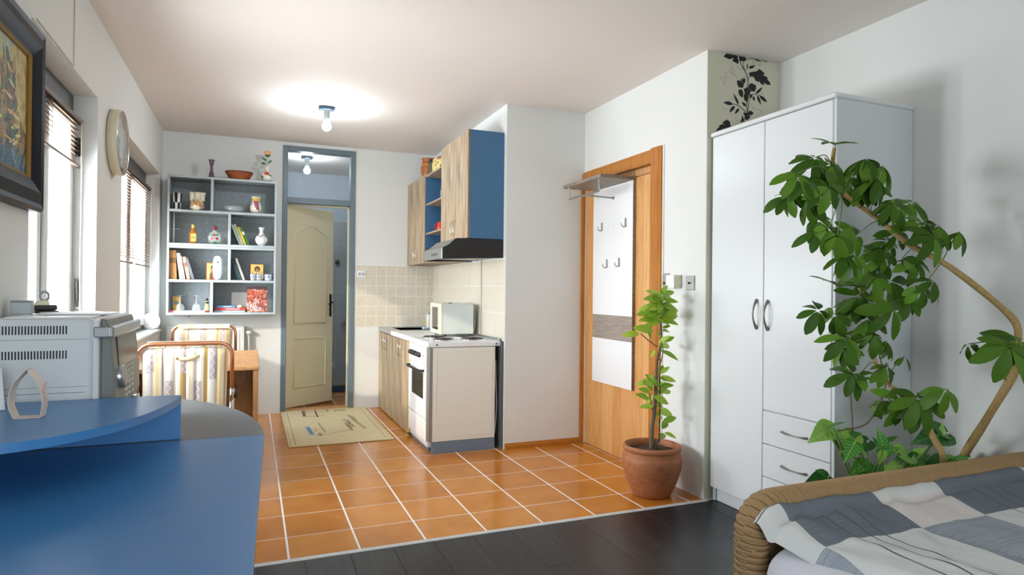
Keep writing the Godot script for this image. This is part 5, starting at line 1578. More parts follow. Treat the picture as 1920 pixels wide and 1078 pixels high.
func wall_things() -> void:
	# ---- oil painting in a dark frame, seen at a slant on the left wall
	var im := canvas(256, 288, "c9b25a")
	var r := RandomNumberGenerator.new()
	r.seed = 21
	for i in 1900:
		var u := r.randf()
		var v := r.randf()
		var cols: Array
		if v > 0.82:
			cols = ["22465e", "2f6a8a", "1b3546", "4a7f93", "7d9aa0"]
		elif u > 0.82 and v < 0.6:
			cols = ["c8a83a", "d3bb58", "b58a2a", "c9c07a"]
		elif v < 0.16:
			cols = ["9fb8a8", "b9c58a", "d0bd5e", "8fb0b8"]
		else:
			cols = ["2f3f2c", "55652a", "b88a2a", "a0752a", "1c2a2e", "6f8238", "a8966a", "3f5048", "70461f", "22302f", "c0a050"]
		if u < 0.45 and v > 0.55 and v < 0.82 and i % 3 == 0:
			cols = ["7a2f3a", "5a3a4a", "3a4a5a"]
		var c := Color(cols[r.randi() % cols.size()]).darkened(0.12)
		blob(im, Vector2(u * 256, v * 288), Vector2(2 + r.randf() * 4, 10 + r.randf() * 24), (r.randf() - 0.5) * 0.9, c)
	for q in [[180, 60, 200, 250], [120, 90, 150, 230], [215, 120, 205, 240], [60, 70, 80, 200]]:
		var p := []
		for k in 7:
			p.append(Vector2(lerpf(q[0], q[2], k / 6.0) + 6 * sin(k * 2.0), lerpf(q[1], q[3], k / 6.0)))
		stroke(im, p, 4, Color("2c3f34"))
		for k in 6:
			blob(im, p[k] + Vector2(9, 4), Vector2(12, 3.5), 0.8 - k * 0.3, Color(["d9b650", "c8d070", "e0c99a"][k % 3]))
			blob(im, p[k] + Vector2(-9, 2), Vector2(11, 3), -0.8 + k * 0.2, Color(["8a6a2c", "3f5a44", "d0a24a"][k % 3]))
	var t := thing("painting", "expressive oil painting of flowers in a wide dark frame, upper left", "painting", Vector3(FLAT_X0, 1.92, 0.875))
	var hz := 0.485
	var hy := 0.354
	# moulded frame: four mitred bars
	var prof := [Vector2(0.0, 0.004), Vector2(0.0, 0.03), Vector2(0.012, 0.040), Vector2(0.03, 0.036), Vector2(0.07, 0.046), Vector2(0.1, 0.034), Vector2(0.118, 0.026), Vector2(0.13, 0.018), Vector2(0.13, 0.004)]
	var bars := [[Vector3(0, -hy, hz), Vector3(0, -hy, -hz)], [Vector3(0, -hy, -hz), Vector3(0, hy, -hz)], [Vector3(0, hy, -hz), Vector3(0, hy, hz)], [Vector3(0, hy, hz), Vector3(0, -hy, hz)]]
	for b in bars:
		var along: Vector3 = (b[1] - b[0]).normalized()
		var inward := along.cross(Vector3(-1, 0, 0))
		if inward.dot(-(b[0] + b[1])) < 0:
			inward = -inward
		for part in [[0, 7, M.frame_dark, "frame_bar"], [6, 9, M.frame_gold, "gold_slip"]]:
			var m := MB.new()
			for i in range(part[0], part[1] - 1):
				var p0: Vector2 = prof[i]
				var p1: Vector2 = prof[i + 1]
				m.facing([b[0] + (inward + along) * p0.x + Vector3(p0.y, 0, 0), b[1] + (inward - along) * p0.x + Vector3(p0.y, 0, 0), b[1] + (inward - along) * p1.x + Vector3(p1.y, 0, 0), b[0] + (inward + along) * p1.x + Vector3(p1.y, 0, 0)], Vector3(1, 0, 0) - inward * (0.2 if p1.y >= p0.y else -0.2))
			obj(part[3], m, part[2], t)
	var cv := MB.new()
	cv.quad(Vector3(0.012, -hy + 0.125, hz - 0.125), Vector3(0.012, -hy + 0.125, -hz + 0.125), Vector3(0.012, hy - 0.125, -hz + 0.125), Vector3(0.012, hy - 0.125, hz - 0.125))
	obj("canvas", cv, bumpy(pic(0.55, im), 0.12, 0.8, 19), t)
	obj("backing", bx(0.001, 0.008, -hy + 0.02, hy - 0.02, -hz + 0.02, hz - 0.02), M.rubber, t)
	# ---- round clock between the windows
	t = thing("wall_clock", "round wall clock with a pale rim between the two windows", "clock", Vector3(FLAT_X0, 2.168, -1.12))
	var e := Basis(Vector3(0, 0, 1), -PI / 2)
	var m := MB.new(true)
	m.lathe([Vector2(0.188, 0.001), Vector2(0.2, 0.006), Vector2(0.203, 0.05), Vector2(0.198, 0.058), Vector2(0.190, 0.056), Vector2(0.186, 0.040)], 48, Transform3D(e, Vector3.ZERO))
	obj("rim", m, M.clock_rim, t)
	m = MB.new(true)
	m.lathe([Vector2(0.1965, 0.0585), Vector2(0.1915, 0.0615), Vector2(0.1875, 0.056)], 48, Transform3D(e, Vector3.ZERO))
	obj("bezel", m, M.chrome, t)
	m = MB.new()
	m.lathe([Vector2(0.187, 0.036), Vector2(0.0, 0.036)], 48, Transform3D(e, Vector3.ZERO))
	var dial := obj("dial", m, M.clock_dial, t)
	for i in 12:
		var a := TAU * i / 12.0
		m = MB.new()
		m.box(Vector3(0.0368, 0.16 * cos(a), -0.16 * sin(a)), Vector3(0.001, 0.03, 0.006), 0.0, Basis(Vector3(1, 0, 0), -a))
		obj("mark", m, M.black, dial)
	for q in [[0.10, 5.2, 0.009], [0.14, 3.3, 0.006]]:
		m = MB.new()
		var d := Vector3(0, cos(q[1]), -sin(q[1]))
		m.box(Vector3(0.039, 0, 0) + d * q[0] * 0.4, Vector3(0.0012, q[0], q[2]), 0.0, Basis(Vector3(1, 0, 0), -q[1]))
		obj("hand", m, M.black, t)
	m = MB.new(true)
	m.lathe([Vector2(0.189, 0.052), Vector2(0.12, 0.0575), Vector2(0.0, 0.0595)], 48, Transform3D(e, Vector3.ZERO))
	obj("glass", m, M.glass, t)
	# ---- cable above the niche
	tag(obj("phone_cable", rod([Vector3(FLAT_X0 + 0.004, TOP - 0.001, -0.185), Vector3(FLAT_X0 + 0.004, 2.34, -0.185), Vector3(FLAT_X0 + 0.004, 2.335, -0.181), Vector3(FLAT_X0 + 0.004, 2.334, -0.16), Vector3(FLAT_X0 + 0.004, 2.339, 0.1), Vector3(FLAT_X0 + 0.004, 2.341, 0.38)], 0.0024, 6), M.cable_beige), "thin cable from the ceiling down and along the top of the niche by the painting", "cable")
	# ---- latch and cord cleat on the first window's reveal
	t = thing("window_latch", "black latch on the reveal beside the half raised blind", "latch", Vector3(-1.075, 2.045, -0.7195))
	obj("plate", bx(-0.014, 0.014, -0.05, 0.05, 0.0, 0.006, 0.002), M.black, t)
	obj("block", bx(-0.013, 0.013, 0.005, 0.05, 0.006, 0.024, 0.004), M.black, t)
	obj("block", bx(-0.012, 0.012, -0.048, -0.006, 0.006, 0.02, 0.004), M.black, t)
	t = thing("cord_cleat", "grey cleat low on the reveal behind the beige machine", "cleat", Vector3(-1.07, 1.235, -0.7195))
	obj("plate", bx(-0.014, 0.014, -0.09, 0.09, 0.0, 0.005, 0.002), M.nickel, t)
	obj("hook", rod(Array(curve([Vector3(0, 0.06, 0.004), Vector3(0, 0.075, 0.025), Vector3(0, 0.04, 0.03), Vector3(0, -0.03, 0.02), Vector3(0, -0.07, 0.004)], 4)), 0.007, 7), M.nickel, t)
	vine_sticker()

func vine_sticker() -> void:
	# black vine decal on the alcove wall; outlines drawn on a 838 x 1078 sheet
	var t := thing("vine_decal", "black climbing vine decal on the cream wall above the wardrobe", "wall decal", Vector3(0, 0, 0.2747))
	var at := func(p: Vector2) -> Vector2: return Vector2(2.4287 + 0.000721 * p.x, minf(2.8330 + 0.0000948 * p.x - 0.000568 * p.y, TOP - 0.001))
	var flat := func(called: String, pts: Array) -> void:
		var pl := PackedVector2Array()
		for q in pts:
			pl.append(at.call(Vector2(q[0], q[1])))
		var m := MB.new()
		m.prism(pl, 0.0012)
		obj(called, m, M.decal, t)
	var line := func(called: String, pts: Array, w: float, mat: Material) -> void:
		var p3 := []
		for q in pts:
			var a: Vector2 = at.call(Vector2(q[0], q[1]))
			p3.append(Vector3(a.x, a.y, 0.0006))
		var c := Array(curve(p3, 4))
		obj(called, rod(c, w, 5, Vector2(1, 0.35)), mat, t)
	var pointed := func(called: String, x: float, y: float, ang: float, l: float, w: float) -> void:
		var pts := []
		for i in 9:
			var u := i / 8.0
			pts.append([x + cos(ang) * u * l - sin(ang) * w * sin(PI * pow(u, 0.8)), y + sin(ang) * u * l + cos(ang) * w * sin(PI * pow(u, 0.8))])
		for i in range(7, 0, -1):
			var u := i / 8.0
			pts.append([x + cos(ang) * u * l + sin(ang) * w * 0.8 * sin(PI * pow(u, 0.8)), y + sin(ang) * u * l - cos(ang) * w * 0.8 * sin(PI * pow(u, 0.8))])
		flat.call(called, pts)
	line.call("stem", [[335, 190], [352, 245], [385, 300], [415, 360], [430, 420], [428, 470], [405, 520], [400, 580], [420, 640], [418, 720], [432, 790]], 0.0042, M.decal)
	line.call("stem", [[378, 215], [380, 260], [390, 310]], 0.003, M.decal)
	line.call("stem", [[448, 600], [440, 680], [434, 780]], 0.0035, M.decal)
	line.call("stem", [[395, 200], [440, 180], [490, 163], [540, 178]], 0.0045, M.decal)
	line.call("stem", [[400, 310], [420, 290], [445, 278]], 0.003, M.decal)
	line.call("stem", [[432, 410], [445, 385], [470, 365]], 0.0035, M.decal)
	line.call("stem", [[415, 780], [370, 740], [330, 705], [285, 688], [250, 685]], 0.0038, M.decal)
	line.call("stem", [[455, 605], [490, 580], [530, 578], [575, 595]], 0.0038, M.decal)
	# big lobed leaves
	flat.call("leaf", [[190, 92], [235, 105], [250, 112], [262, 108], [345, 128], [318, 150], [312, 165], [325, 200], [320, 238], [255, 205], [270, 170], [225, 188], [158, 160], [178, 135]])
	flat.call("leaf", [[440, 335], [500, 322], [530, 318], [560, 290], [600, 320], [625, 345], [600, 362], [640, 375], [662, 402], [650, 410], [680, 435], [692, 475], [640, 465], [612, 440], [615, 478], [580, 460], [558, 425], [555, 440], [520, 425], [495, 380], [455, 378]])
	flat.call("leaf", [[80, 985], [105, 945], [125, 935], [108, 925], [150, 905], [180, 925], [150, 890], [200, 856], [232, 880], [244, 935], [160, 960]])
	flat.call("leaf", [[500, 168], [545, 172], [592, 205], [540, 202]])
	flat.call("leaf", [[588, 185], [635, 190], [658, 212], [620, 207]])
	# flowers
	flat.call("flower", [[330, 150], [365, 140], [400, 148], [410, 180], [390, 210], [350, 205], [328, 180]])
	flat.call("flower", [[310, 420], [350, 425], [385, 470], [375, 505], [330, 500], [310, 460]])
	flat.call("flower", [[345, 400], [375, 415], [378, 385], [395, 410], [402, 372], [400, 440], [385, 465], [360, 430]])
	flat.call("flower", [[440, 470], [470, 452], [520, 475], [525, 515], [505, 550], [465, 540], [430, 500]])
	flat.call("flower", [[325, 530], [360, 520], [380, 560], [375, 615], [345, 600], [328, 565]])
	flat.call("flower", [[380, 520], [425, 500], [465, 545], [440, 600], [425, 670], [392, 640], [385, 590], [400, 560]])
	flat.call("flower", [[450, 580], [485, 575], [478, 610], [460, 630]])
	flat.call("flower", [[385, 780], [430, 790], [460, 760], [500, 790], [475, 815], [440, 810], [465, 835], [430, 870], [395, 855], [400, 820], [385, 800]])
	flat.call("flower", [[345, 890], [360, 870], [370, 815], [385, 850], [400, 870], [380, 890]])
	# small pointed leaves
	for q in [[440, 280, -0.35, 75, 18], [420, 285, -1.5, 55, 7], [520, 572, -0.75, 110, 17], [540, 590, 1.2, 115, 15], [568, 595, 0.7, 115, 20], [495, 600, 1.4, 55, 14], [328, 695, -2.0, 140, 14], [265, 690, -2.9, 110, 22], [285, 705, 2.2, 95, 20], [335, 735, 2.2, 80, 16], [410, 715, -2.3, 70, 15]]:
		pointed.call("leaf", float(q[0]), float(q[1]), float(q[2]), float(q[3]), float(q[4]))
	# thin grey tendrils
	for p in [[[320, 405], [270, 350], [230, 275], [265, 290], [285, 340], [250, 385], [190, 390], [180, 350], [220, 325], [260, 355]], [[190, 390], [150, 380], [125, 395], [155, 410], [180, 400], [165, 470], [160, 450], [190, 420]], [[300, 250], [330, 290], [380, 300]], [[485, 190], [500, 240], [520, 250], [510, 200]], [[540, 200], [570, 260], [575, 220]], [[325, 580], [300, 600], [280, 640], [240, 620], [210, 650]], [[150, 720], [180, 740], [240, 745]], [[470, 700], [495, 740], [470, 760]], [[500, 745], [550, 750], [590, 790], [560, 810]], [[385, 820], [340, 780]], [[295, 830], [320, 880], [350, 855]], [[590, 560], [600, 580], [575, 575]], [[600, 650], [630, 680], [650, 650]]]:
		line.call("tendril", p, 0.0011, M.tendril)

func wardrobe() -> void:
	var t := thing("wardrobe", "tall white two door wardrobe with three drawers on its right half", "wardrobe", Vector3(2.45, 0, 0.29))
	var L := 0.88
	obj("body", bx(0.02, 0.545, 0.08, 2.235, 0.002, L - 0.002, 0.002), M.ward_white, t)
	obj("side_board", bx(0.004, 0.546, 0.0, 2.235, L - 0.0018, L + 0.016, 0.002), M.ward_shaded, t)
	obj("top_board", bx(-0.012, 0.548, 2.2355, 2.262, -0.006, L + 0.022, 0.006), M.ward_white, t)
	obj("plinth", bx(0.03, 0.545, 0.0005, 0.0795, 0.03, L - 0.003, 0.002), M.ward_white, t)
	obj("foot", bx(0.018, 0.03, 0.0005, 0.0795, 0.008, 0.03, 0.002), M.ward_shaded, t)
	var handle := func() -> MB:
		var p := []
		for i in 13:
			var u := i / 12.0
			p.append(Vector3(-0.030 * pow(sin(PI * u), 0.8) - 0.002, (u - 0.5) * 0.16, 0))
		return rod(p, func(u: float) -> float: return 0.0055 + 0.0065 * pow(absf(u * 2.0 - 1.0), 3.0), 8, Vector2(0.6, 1.0))
	var d := obj("door", bx(0.0, 0.0195, 0.082, 2.232, 0.003, 0.4285, 0.003), M.ward_front, t)
	obj("handle", handle.call(), M.nickel, d, Vector3(0.0, 1.158, 0.385))
	d = obj("door", bx(0.0, 0.0195, 0.632, 2.232, 0.4325, L - 0.003, 0.003), M.ward_front, t)
	obj("handle", handle.call(), M.nickel, d, Vector3(0.0, 1.155, 0.468))
	for q in [[0.447, 0.627], [0.265, 0.443], [0.082, 0.261]]:
		d = obj("drawer", bx(0.0, 0.0195, q[0], q[1], 0.4325, L - 0.003, 0.003), M.ward_front, t)
		obj("handle", handle.call(), M.nickel, d, Vector3(0.0, (q[0] + q[1]) * 0.5, 0.655)).rotation.x = PI / 2

func plants() -> void:
	for k in 3:
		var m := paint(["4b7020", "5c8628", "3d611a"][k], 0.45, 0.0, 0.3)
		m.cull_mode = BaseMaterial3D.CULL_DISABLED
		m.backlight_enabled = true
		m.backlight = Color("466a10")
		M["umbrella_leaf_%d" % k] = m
		m = paint(["a0bb34", "b3ca50", "8aae2c"][k], 0.4)
		m.cull_mode = BaseMaterial3D.CULL_DISABLED
		m.backlight_enabled = true
		m.backlight = Color("6f9a20")
		M["citrus_leaf_%d" % k] = m
	citrus()
	umbrella_tree()
	arrow_vine()

func terracotta(t: Node3D, r: float, h: float, soil: float) -> void:
	var m := MB.new(true)
	m.lathe([Vector2(0, 0.0005), Vector2(r * 0.60, 0.0005), Vector2(r * 0.64, h * 0.04), Vector2(r * 0.83, h * 0.28), Vector2(r * 0.97, h * 0.55), Vector2(r, h * 0.70), Vector2(r * 0.97, h * 0.80), Vector2(r * 0.955, h * 0.805), Vector2(r * 0.955, h * 0.82), Vector2(r * 0.93, h * 0.87), Vector2(r * 0.925, h * 0.895), Vector2(r * 0.965, h * 0.91), Vector2(r * 0.975, h * 0.95), Vector2(r * 0.955, h * 0.985), Vector2(r * 0.9, h), Vector2(r * 0.85, h * 0.985), Vector2(r * 0.84, h * 0.9), Vector2(r * 0.84, soil)], 48)
	obj("pot", m, M.terracotta, t)
	m = MB.new(true)
	var f := FastNoiseLite.new()
	f.seed = 4
	f.frequency = 18.0
	m.grid(32, 10, func(u: float, v: float) -> Vector3:
		var rr := r * 0.85 * (1.0 - v)
		var a := TAU * u
		return Vector3(rr * cos(a), soil + 0.012 * f.get_noise_2d(rr * cos(a), rr * sin(a)) + 0.012 * v, -rr * sin(a)))
	obj("soil", m, M.soil, t)

func citrus() -> void:
	var t := thing("citrus_plant", "slim young citrus tree in a round terracotta pot beside the door", "potted plant", Vector3(2.17, 0, 0.08))
	terracotta(t, 0.188, 0.318, 0.275)
	var to3 := func(a: Array, z: float) -> Array:
		var o := []
		for q in a:
			o.append(Vector3(q[0], q[1], z))
		return o
	var main := curve(to3.call([[-0.003, 0.282], [0.001, 0.425], [0.015, 0.508], [0.023, 0.634], [0.029, 0.706], [0.032, 0.837], [0.056, 0.912], [0.063, 1.009], [0.057, 1.119], [0.056, 1.244]], 0.0), 5)
	obj("stem", rod(Array(main), func(u: float) -> float: return lerpf(0.0145, 0.005, u), 9), M.bark_grey, t)
	obj("stump", rod([Vector3(0.018, 0.27, 0.004), Vector3(0.03, 0.33, 0.006), Vector3(0.033, 0.345, 0.006)], 0.014, 8), M.bark_grey, t)
	obj("branch", rod(Array(curve(to3.call([[0.047, 0.328], [0.05, 0.506], [0.05, 0.675], [0.042, 0.774], [0.068, 0.891], [0.063, 0.953]], 0.012), 5)), func(u: float) -> float: return lerpf(0.006, 0.0025, u), 7), M.bark_grey, t)
	obj("branch", rod(Array(curve(to3.call([[0.026, 0.93], [-0.035, 0.969], [-0.097, 1.015]], 0.01), 5)), 0.0032, 6), M.bark_red, t)
	obj("branch", rod(Array(curve(to3.call([[0.012, 0.474], [-0.011, 0.56], [-0.03, 0.637]], 0.012), 5)), 0.0032, 6), M.bark_grey, t)
	obj("tie", rod([Vector3(0.032, 0.845, -0.01), Vector3(0.046, 0.85, 0.014)], 0.004, 6), M.bark_red, t)
	var shapes := [leaf_mesh(1.0, 0.42, 0.35, 0.18), leaf_mesh(1.0, 0.46, 0.2, 0.3), leaf_mesh(1.0, 0.38, 0.45, 0.05)]
	var leaves := [[0.056, 1.258, 0.068, 1.303], [0.056, 1.254, 0.135, 1.283], [0.064, 1.244, 0.152, 1.265], [0.06, 1.23, 0.152, 1.223], [0.056, 1.223, -0.055, 1.24], [0.044, 1.237, 0.01, 1.264], [0.057, 1.202, 0.157, 1.171], [0.044, 1.182, -0.062, 1.175], 
		[0.053, 1.168, 0.191, 1.152], [0.045, 1.161, -0.058, 1.151], [0.049, 1.147, -0.078, 1.134], [0.057, 1.161, 0.145, 1.136], [0.036, 1.195, -0.038, 1.237], [0.061, 1.195, 0.044, 1.254], [0.053, 1.133, -0.013, 1.134], [0.029, 1.099, -0.089, 1.1], 
		[0.025, 1.082, -0.045, 1.079], [0.066, 1.109, 0.141, 1.115], [0.066, 1.05, 0.108, 1.06], [0.071, 1.029, 0.133, 1.035], [-0.02, 1.031, -0.125, 1.061], [-0.097, 1.011, -0.18, 1.016], [-0.052, 1.031, -0.064, 0.997], [-0.036, 1.051, -0.012, 1.065], 
		[0.013, 1.023, 0.055, 0.988], [-0.011, 1.017, -0.028, 1.044], [0.03, 0.954, 0.063, 0.995], [0.072, 0.96, 0.126, 0.99], [0.068, 0.925, 0.156, 0.937], [0.072, 0.901, 0.152, 0.854], [0.023, 0.906, 0.011, 0.868], [0.031, 0.913, 0.026, 0.961], 
		[0.045, 0.764, 0.078, 0.797], [0.053, 0.732, 0.128, 0.722], [0.025, 0.706, -0.077, 0.711], [0.016, 0.72, -0.029, 0.75], [0.033, 0.695, 0.108, 0.692], [0.052, 1.216, 0.11, 1.244], [0.048, 1.195, 0.003, 1.175], [0.057, 1.175, 0.094, 1.209], 
		[0.037, 0.76, 0.077, 0.801], [0.058, 0.738, 0.129, 0.723], [0.023, 0.702, -0.028, 0.746], [-0.007, 0.695, -0.077, 0.719], [0.048, 0.684, -0.002, 0.695], [0.048, 0.675, 0.125, 0.684], [0.079, 0.636, 0.151, 0.636], [0.048, 0.667, 0.11, 0.587], 
		[-0.037, 0.65, -0.102, 0.678], [-0.031, 0.603, -0.106, 0.637], [-0.011, 0.56, -0.076, 0.556], [-0.002, 0.619, 0.075, 0.589], [0.014, 0.576, 0.09, 0.541], [0.02, 0.516, 0.05, 0.493], [0.055, 0.518, 0.152, 0.503], [0.066, 0.454, 0.158, 0.473], 
		[0.061, 0.412, 0.127, 0.45], [0.062, 0.348, 0.128, 0.36], [0.082, 0.385, 0.123, 0.369], [0.008, 0.652, -0.063, 0.71], [0.039, 0.633, 0.079, 0.674], [0.035, 0.456, 0.02, 0.44], [0.028, 0.676, 0.038, 0.71], [-0.017, 0.628, -0.037, 0.663], 
		[0.01, 0.626, -0.011, 0.577]]
	for i in 26:
		var by := rng.randf_range(1.08, 1.25)
		var side := -1.0 if i % 2 else 1.0
		leaves.append([0.057, by, 0.057 + side * rng.randf_range(0.05, 0.09), by + rng.randf_range(-0.02, 0.04)])
	for q in leaves:
		var a := Vector3(q[0], q[1], rng.randf_range(-0.02, 0.03))
		var b := Vector3(q[2], q[3], a.z + rng.randf_range(-0.035, 0.05))
		var l := a.distance_to(b) * 1.08 + 0.012
		leaf_part("leaf", t, a, b - a, Vector3(rng.randf_range(-0.5, 0.3), 0.55, rng.randf_range(0.5, 1.1)), l, 0.4, M["citrus_leaf_%d" % (rng.randi() % 3)], shapes[rng.randi() % 3])

func umbrella_tree() -> void:
	var t := thing("umbrella_tree", "large dark green umbrella tree with leaning bare stems behind the sofa", "potted plant", Vector3(2.80, 0, 1.41))
	var at := t.position
	terracotta(t, 0.17, 0.30, 0.26)
	var ways := []
	for w in [[[2.891, 0.493, 1.5], [2.814, 0.735, 1.66], [2.785, 0.95, 1.78], [2.784, 1.03, 1.79], [2.79, 1.148, 1.79], [2.727, 1.241, 1.75], [2.59, 1.398, 1.64], [2.462, 1.503, 1.54], [2.379, 1.624, 1.45], [2.239, 1.7, 1.43], [2.148, 1.775, 1.43], [2.153, 1.908, 1.43]], [[2.607, 0.547, 1.607], [2.581, 0.655, 1.582], [2.559, 0.727, 1.562], [2.525, 0.807, 1.53], [2.468, 0.859, 1.478], [2.437, 0.911, 1.451], [2.412, 0.981, 1.43], [2.387, 1.066, 1.43], [2.383, 1.149, 1.43], [2.349, 1.233, 1.43], [2.308, 1.303, 1.43]]]:
		var p := []
		for q in w:
			p.append(Vector3(q[0], q[1], q[2]) - at)
		ways.append(p)
	ways[0].push_front(Vector3(0.06, 0.25, 0.03))
	ways[1].push_front(Vector3(0.03, 0.25, -0.02))
	var paths := [curve(ways[0], 6), curve(ways[1], 6)]
	obj("trunk", rod(Array(paths[0]), func(u: float) -> float: return lerpf(0.019, 0.008, u) + 0.0012 * sin(u * 60.0), 9), M.bark_tan, t)
	obj("trunk", rod(Array(paths[1]), func(u: float) -> float: return lerpf(0.014, 0.005, u) + 0.001 * sin(u * 50.0), 9), M.bark_tan, t)
	# thin trailing stems
	for w in [[[2.21, 0.93, 1.45], [2.225, 0.85, 1.46], [2.235, 0.76, 1.46], [2.245, 0.66, 1.46], [2.25, 0.56, 1.46]], [[2.44, 1.0, 1.43], [2.47, 0.9, 1.44], [2.44, 0.83, 1.45], [2.38, 0.74, 1.45], [2.30, 0.70, 1.46], [2.15, 0.69, 1.46]]]:
		var p := []
		for q in w:
			p.append(Vector3(q[0], q[1], q[2]) - at)
		obj("aerial_root", rod(Array(curve(p, 4)), 0.003, 6), M.bark_grey, t)
	var shapes := [leaf_mesh(1.0, 0.42, 0.15, 0.3, 1.25, 0.62), leaf_mesh(1.0, 0.46, 0.22, 0.18, 1.2, 0.6), leaf_mesh(1.0, 0.39, 0.1, 0.42, 1.3, 0.65)]
	var hubs := [[2.028, 1.887, 1.537, 0.8, 2], [2.03, 1.855, 1.442, 1.05, 1], [1.823, 1.753, 1.545, 1.05, 1], [1.981, 1.711, 1.348, 0.95, 0], [2.102, 1.826, 1.464, 1.1, 1], [2.236, 1.792, 1.413, 1, 1], [2.255, 1.858, 1.506, 1, 0], [2.508, 1.871, 1.389, 1.05, 0], 
		[2.292, 1.773, 1.529, 1.05, 0], [2.302, 1.768, 1.45, 0.95, 0], [2.016, 1.717, 1.528, 1, 1], [2.057, 1.592, 1.435, 0.9, 0], [2.012, 1.668, 1.425, 0.9, 0], [2.035, 1.544, 1.504, 0.9, 0], [2.039, 1.517, 1.547, 1, 0], [2.309, 1.534, 1.411, 1, 1], 
		[2.135, 1.439, 1.543, 0.95, 0], [2.316, 1.665, 1.58, 0.8, 0], [2.597, 1.695, 1.465, 1, 1], [2.495, 1.581, 1.59, 1.05, 1], [2.505, 1.567, 1.654, 1.05, 0], [2.415, 1.513, 1.692, 1, 1], [2.566, 1.543, 1.698, 0.75, 0], [2.568, 1.562, 1.418, 0.8, 1], 
		[2.418, 1.452, 1.46, 0.85, 1], [2.518, 1.42, 1.549, 0.85, 1], [2.473, 1.435, 1.511, 0.8, 0], [2.384, 1.304, 1.664, 0.8, 0], [2.485, 1.337, 1.447, 1.1, 1], [2.241, 1.31, 1.379, 1, 2], [2.29, 1.268, 1.445, 1, 1], [2.116, 1.188, 1.471, 0.95, 0], 
		[2.319, 1.211, 1.584, 1.15, 1], [2.372, 1.351, 1.458, 1, 1], [2.569, 1.258, 1.48, 0.9, 1], [2.109, 1.093, 1.535, 1, 1], [2.359, 1.169, 1.438, 1, 1], [2.348, 1.105, 1.479, 0.9, 0], [2.217, 1.042, 1.435, 0.9, 0], [2.519, 1.061, 1.411, 0.75, 0], 
		[2.379, 0.966, 1.514, 0.8, 0], [2.092, 0.936, 1.6, 0.75, 2], [2.58, 0.995, 1.45, 0.5, 0], [2.456, 0.89, 1.715, 1.05, 0], [2.425, 0.838, 1.623, 1.15, 1], [2.443, 0.814, 1.54, 1, 1], [2.357, 0.791, 1.484, 0.6, 0], [2.559, 1.077, 1.892, 1.1, 1], 
		[2.623, 1.096, 1.885, 1.1, 1], [2.856, 1.019, 1.774, 1, 0], [2.563, 1.075, 1.735, 0.6, 0]]
	var total := 0
	for q in hubs:
		var hub := Vector3(q[0], q[1], q[2]) - at
		var size: float = q[3]
		var type: int = q[4]
		# the leaf stalk grows from the nearest bit of stem, a little lower down
		var best: Vector3 = paths[0][0]
		var bd := 9.0
		for w in paths:
			for i in range(8, w.size()):
				var d: float = w[i].distance_to(hub + Vector3(0.03, -0.03, -0.02))
				if d < bd:
					bd = d
					best = w[i]
		var mid := (best + hub) * 0.5 + Vector3(0, 0.03 if hub.y > best.y - 0.05 else 0.015, 0.01)
		var g := obj("leaf", rod(Array(curve([best, mid, hub], 4)), 0.0022, 5), M.petiole, t)
		var away := (hub - best).normalized()
		var n: Vector3
		var fall: float
		if type == 2:
			n = Vector3(rng.randf_range(-0.3, 0.2), 1.0, rng.randf_range(0.0, 0.4)); fall = 0.55
		elif type == 1:
			n = Vector3(rng.randf_range(-0.55, -0.1), rng.randf_range(0.25, 0.7), rng.randf_range(0.6, 1.0)); fall = -0.28
		else:
			n = away * 0.7 + Vector3(rng.randf_range(-0.4, 0.0), 0.75, rng.randf_range(0.1, 0.6)); fall = -0.75
		n = n.normalized()
		var sx := n.cross(Vector3(0.2, 0.3, 1.0) if absf(n.z) < 0.8 else Vector3.UP).normalized()
		var sy := n.cross(sx)
		var count := 6 if size > 0.7 else (4 if size > 0.55 else 3)
		if type == 2:
			count = 5
		var spin := rng.randf() * TAU
		for k in count:
			if total >= 300:
				break
			total += 1
			var a := spin + TAU * k / count + rng.randf_range(-0.2, 0.2)
			var dir := (sx * cos(a) + sy * sin(a) + n * fall + Vector3(0, -0.22, 0)).normalized()
			var l := size * rng.randf_range(0.090, 0.126)
			leaf_part("leaflet", g, hub + dir * 0.008, dir, n + dir * 0.1, l, 0.4, M["umbrella_leaf_%d" % (rng.randi() % 3)], shapes[rng.randi() % 3])

	# the crowded leaves further in, too many to be parts of their own
	var fm := MB.new(true)
	for k in 20:
		var q: Array = hubs[(k * 7 + 3) % 46]
		var hub := Vector3(q[0], q[1], q[2]) - at + Vector3(rng.randf_range(-0.05, 0.05), rng.randf_range(-0.07, 0.05), rng.randf_range(-0.05, 0.02))
		hub.z = maxf(hub.z, -0.10)
		var n := Vector3(rng.randf_range(-0.6, 0.1), rng.randf_range(0.3, 0.8), rng.randf_range(0.3, 1.0)).normalized()
		var sx := n.cross(Vector3.UP).normalized()
		var sy := n.cross(sx)
		for i in 6:
			var a := TAU * i / 6 + rng.randf_range(-0.2, 0.2)
			var z := (sx * cos(a) + sy * sin(a) - n * 0.35 + Vector3(0, -0.2, 0)).normalized()
			var x := (n + z * 0.1).cross(z).normalized()
			var l := rng.randf_range(0.08, 0.11)
			fm.st.append_from(shapes[i % 3], 0, Transform3D(Basis(x * l, z.cross(x) * l, z * l), hub + z * 0.008))
	obj("inner_foliage", fm.st.commit(), M.umbrella_leaf_2, t, Vector3.ZERO, "stuff")

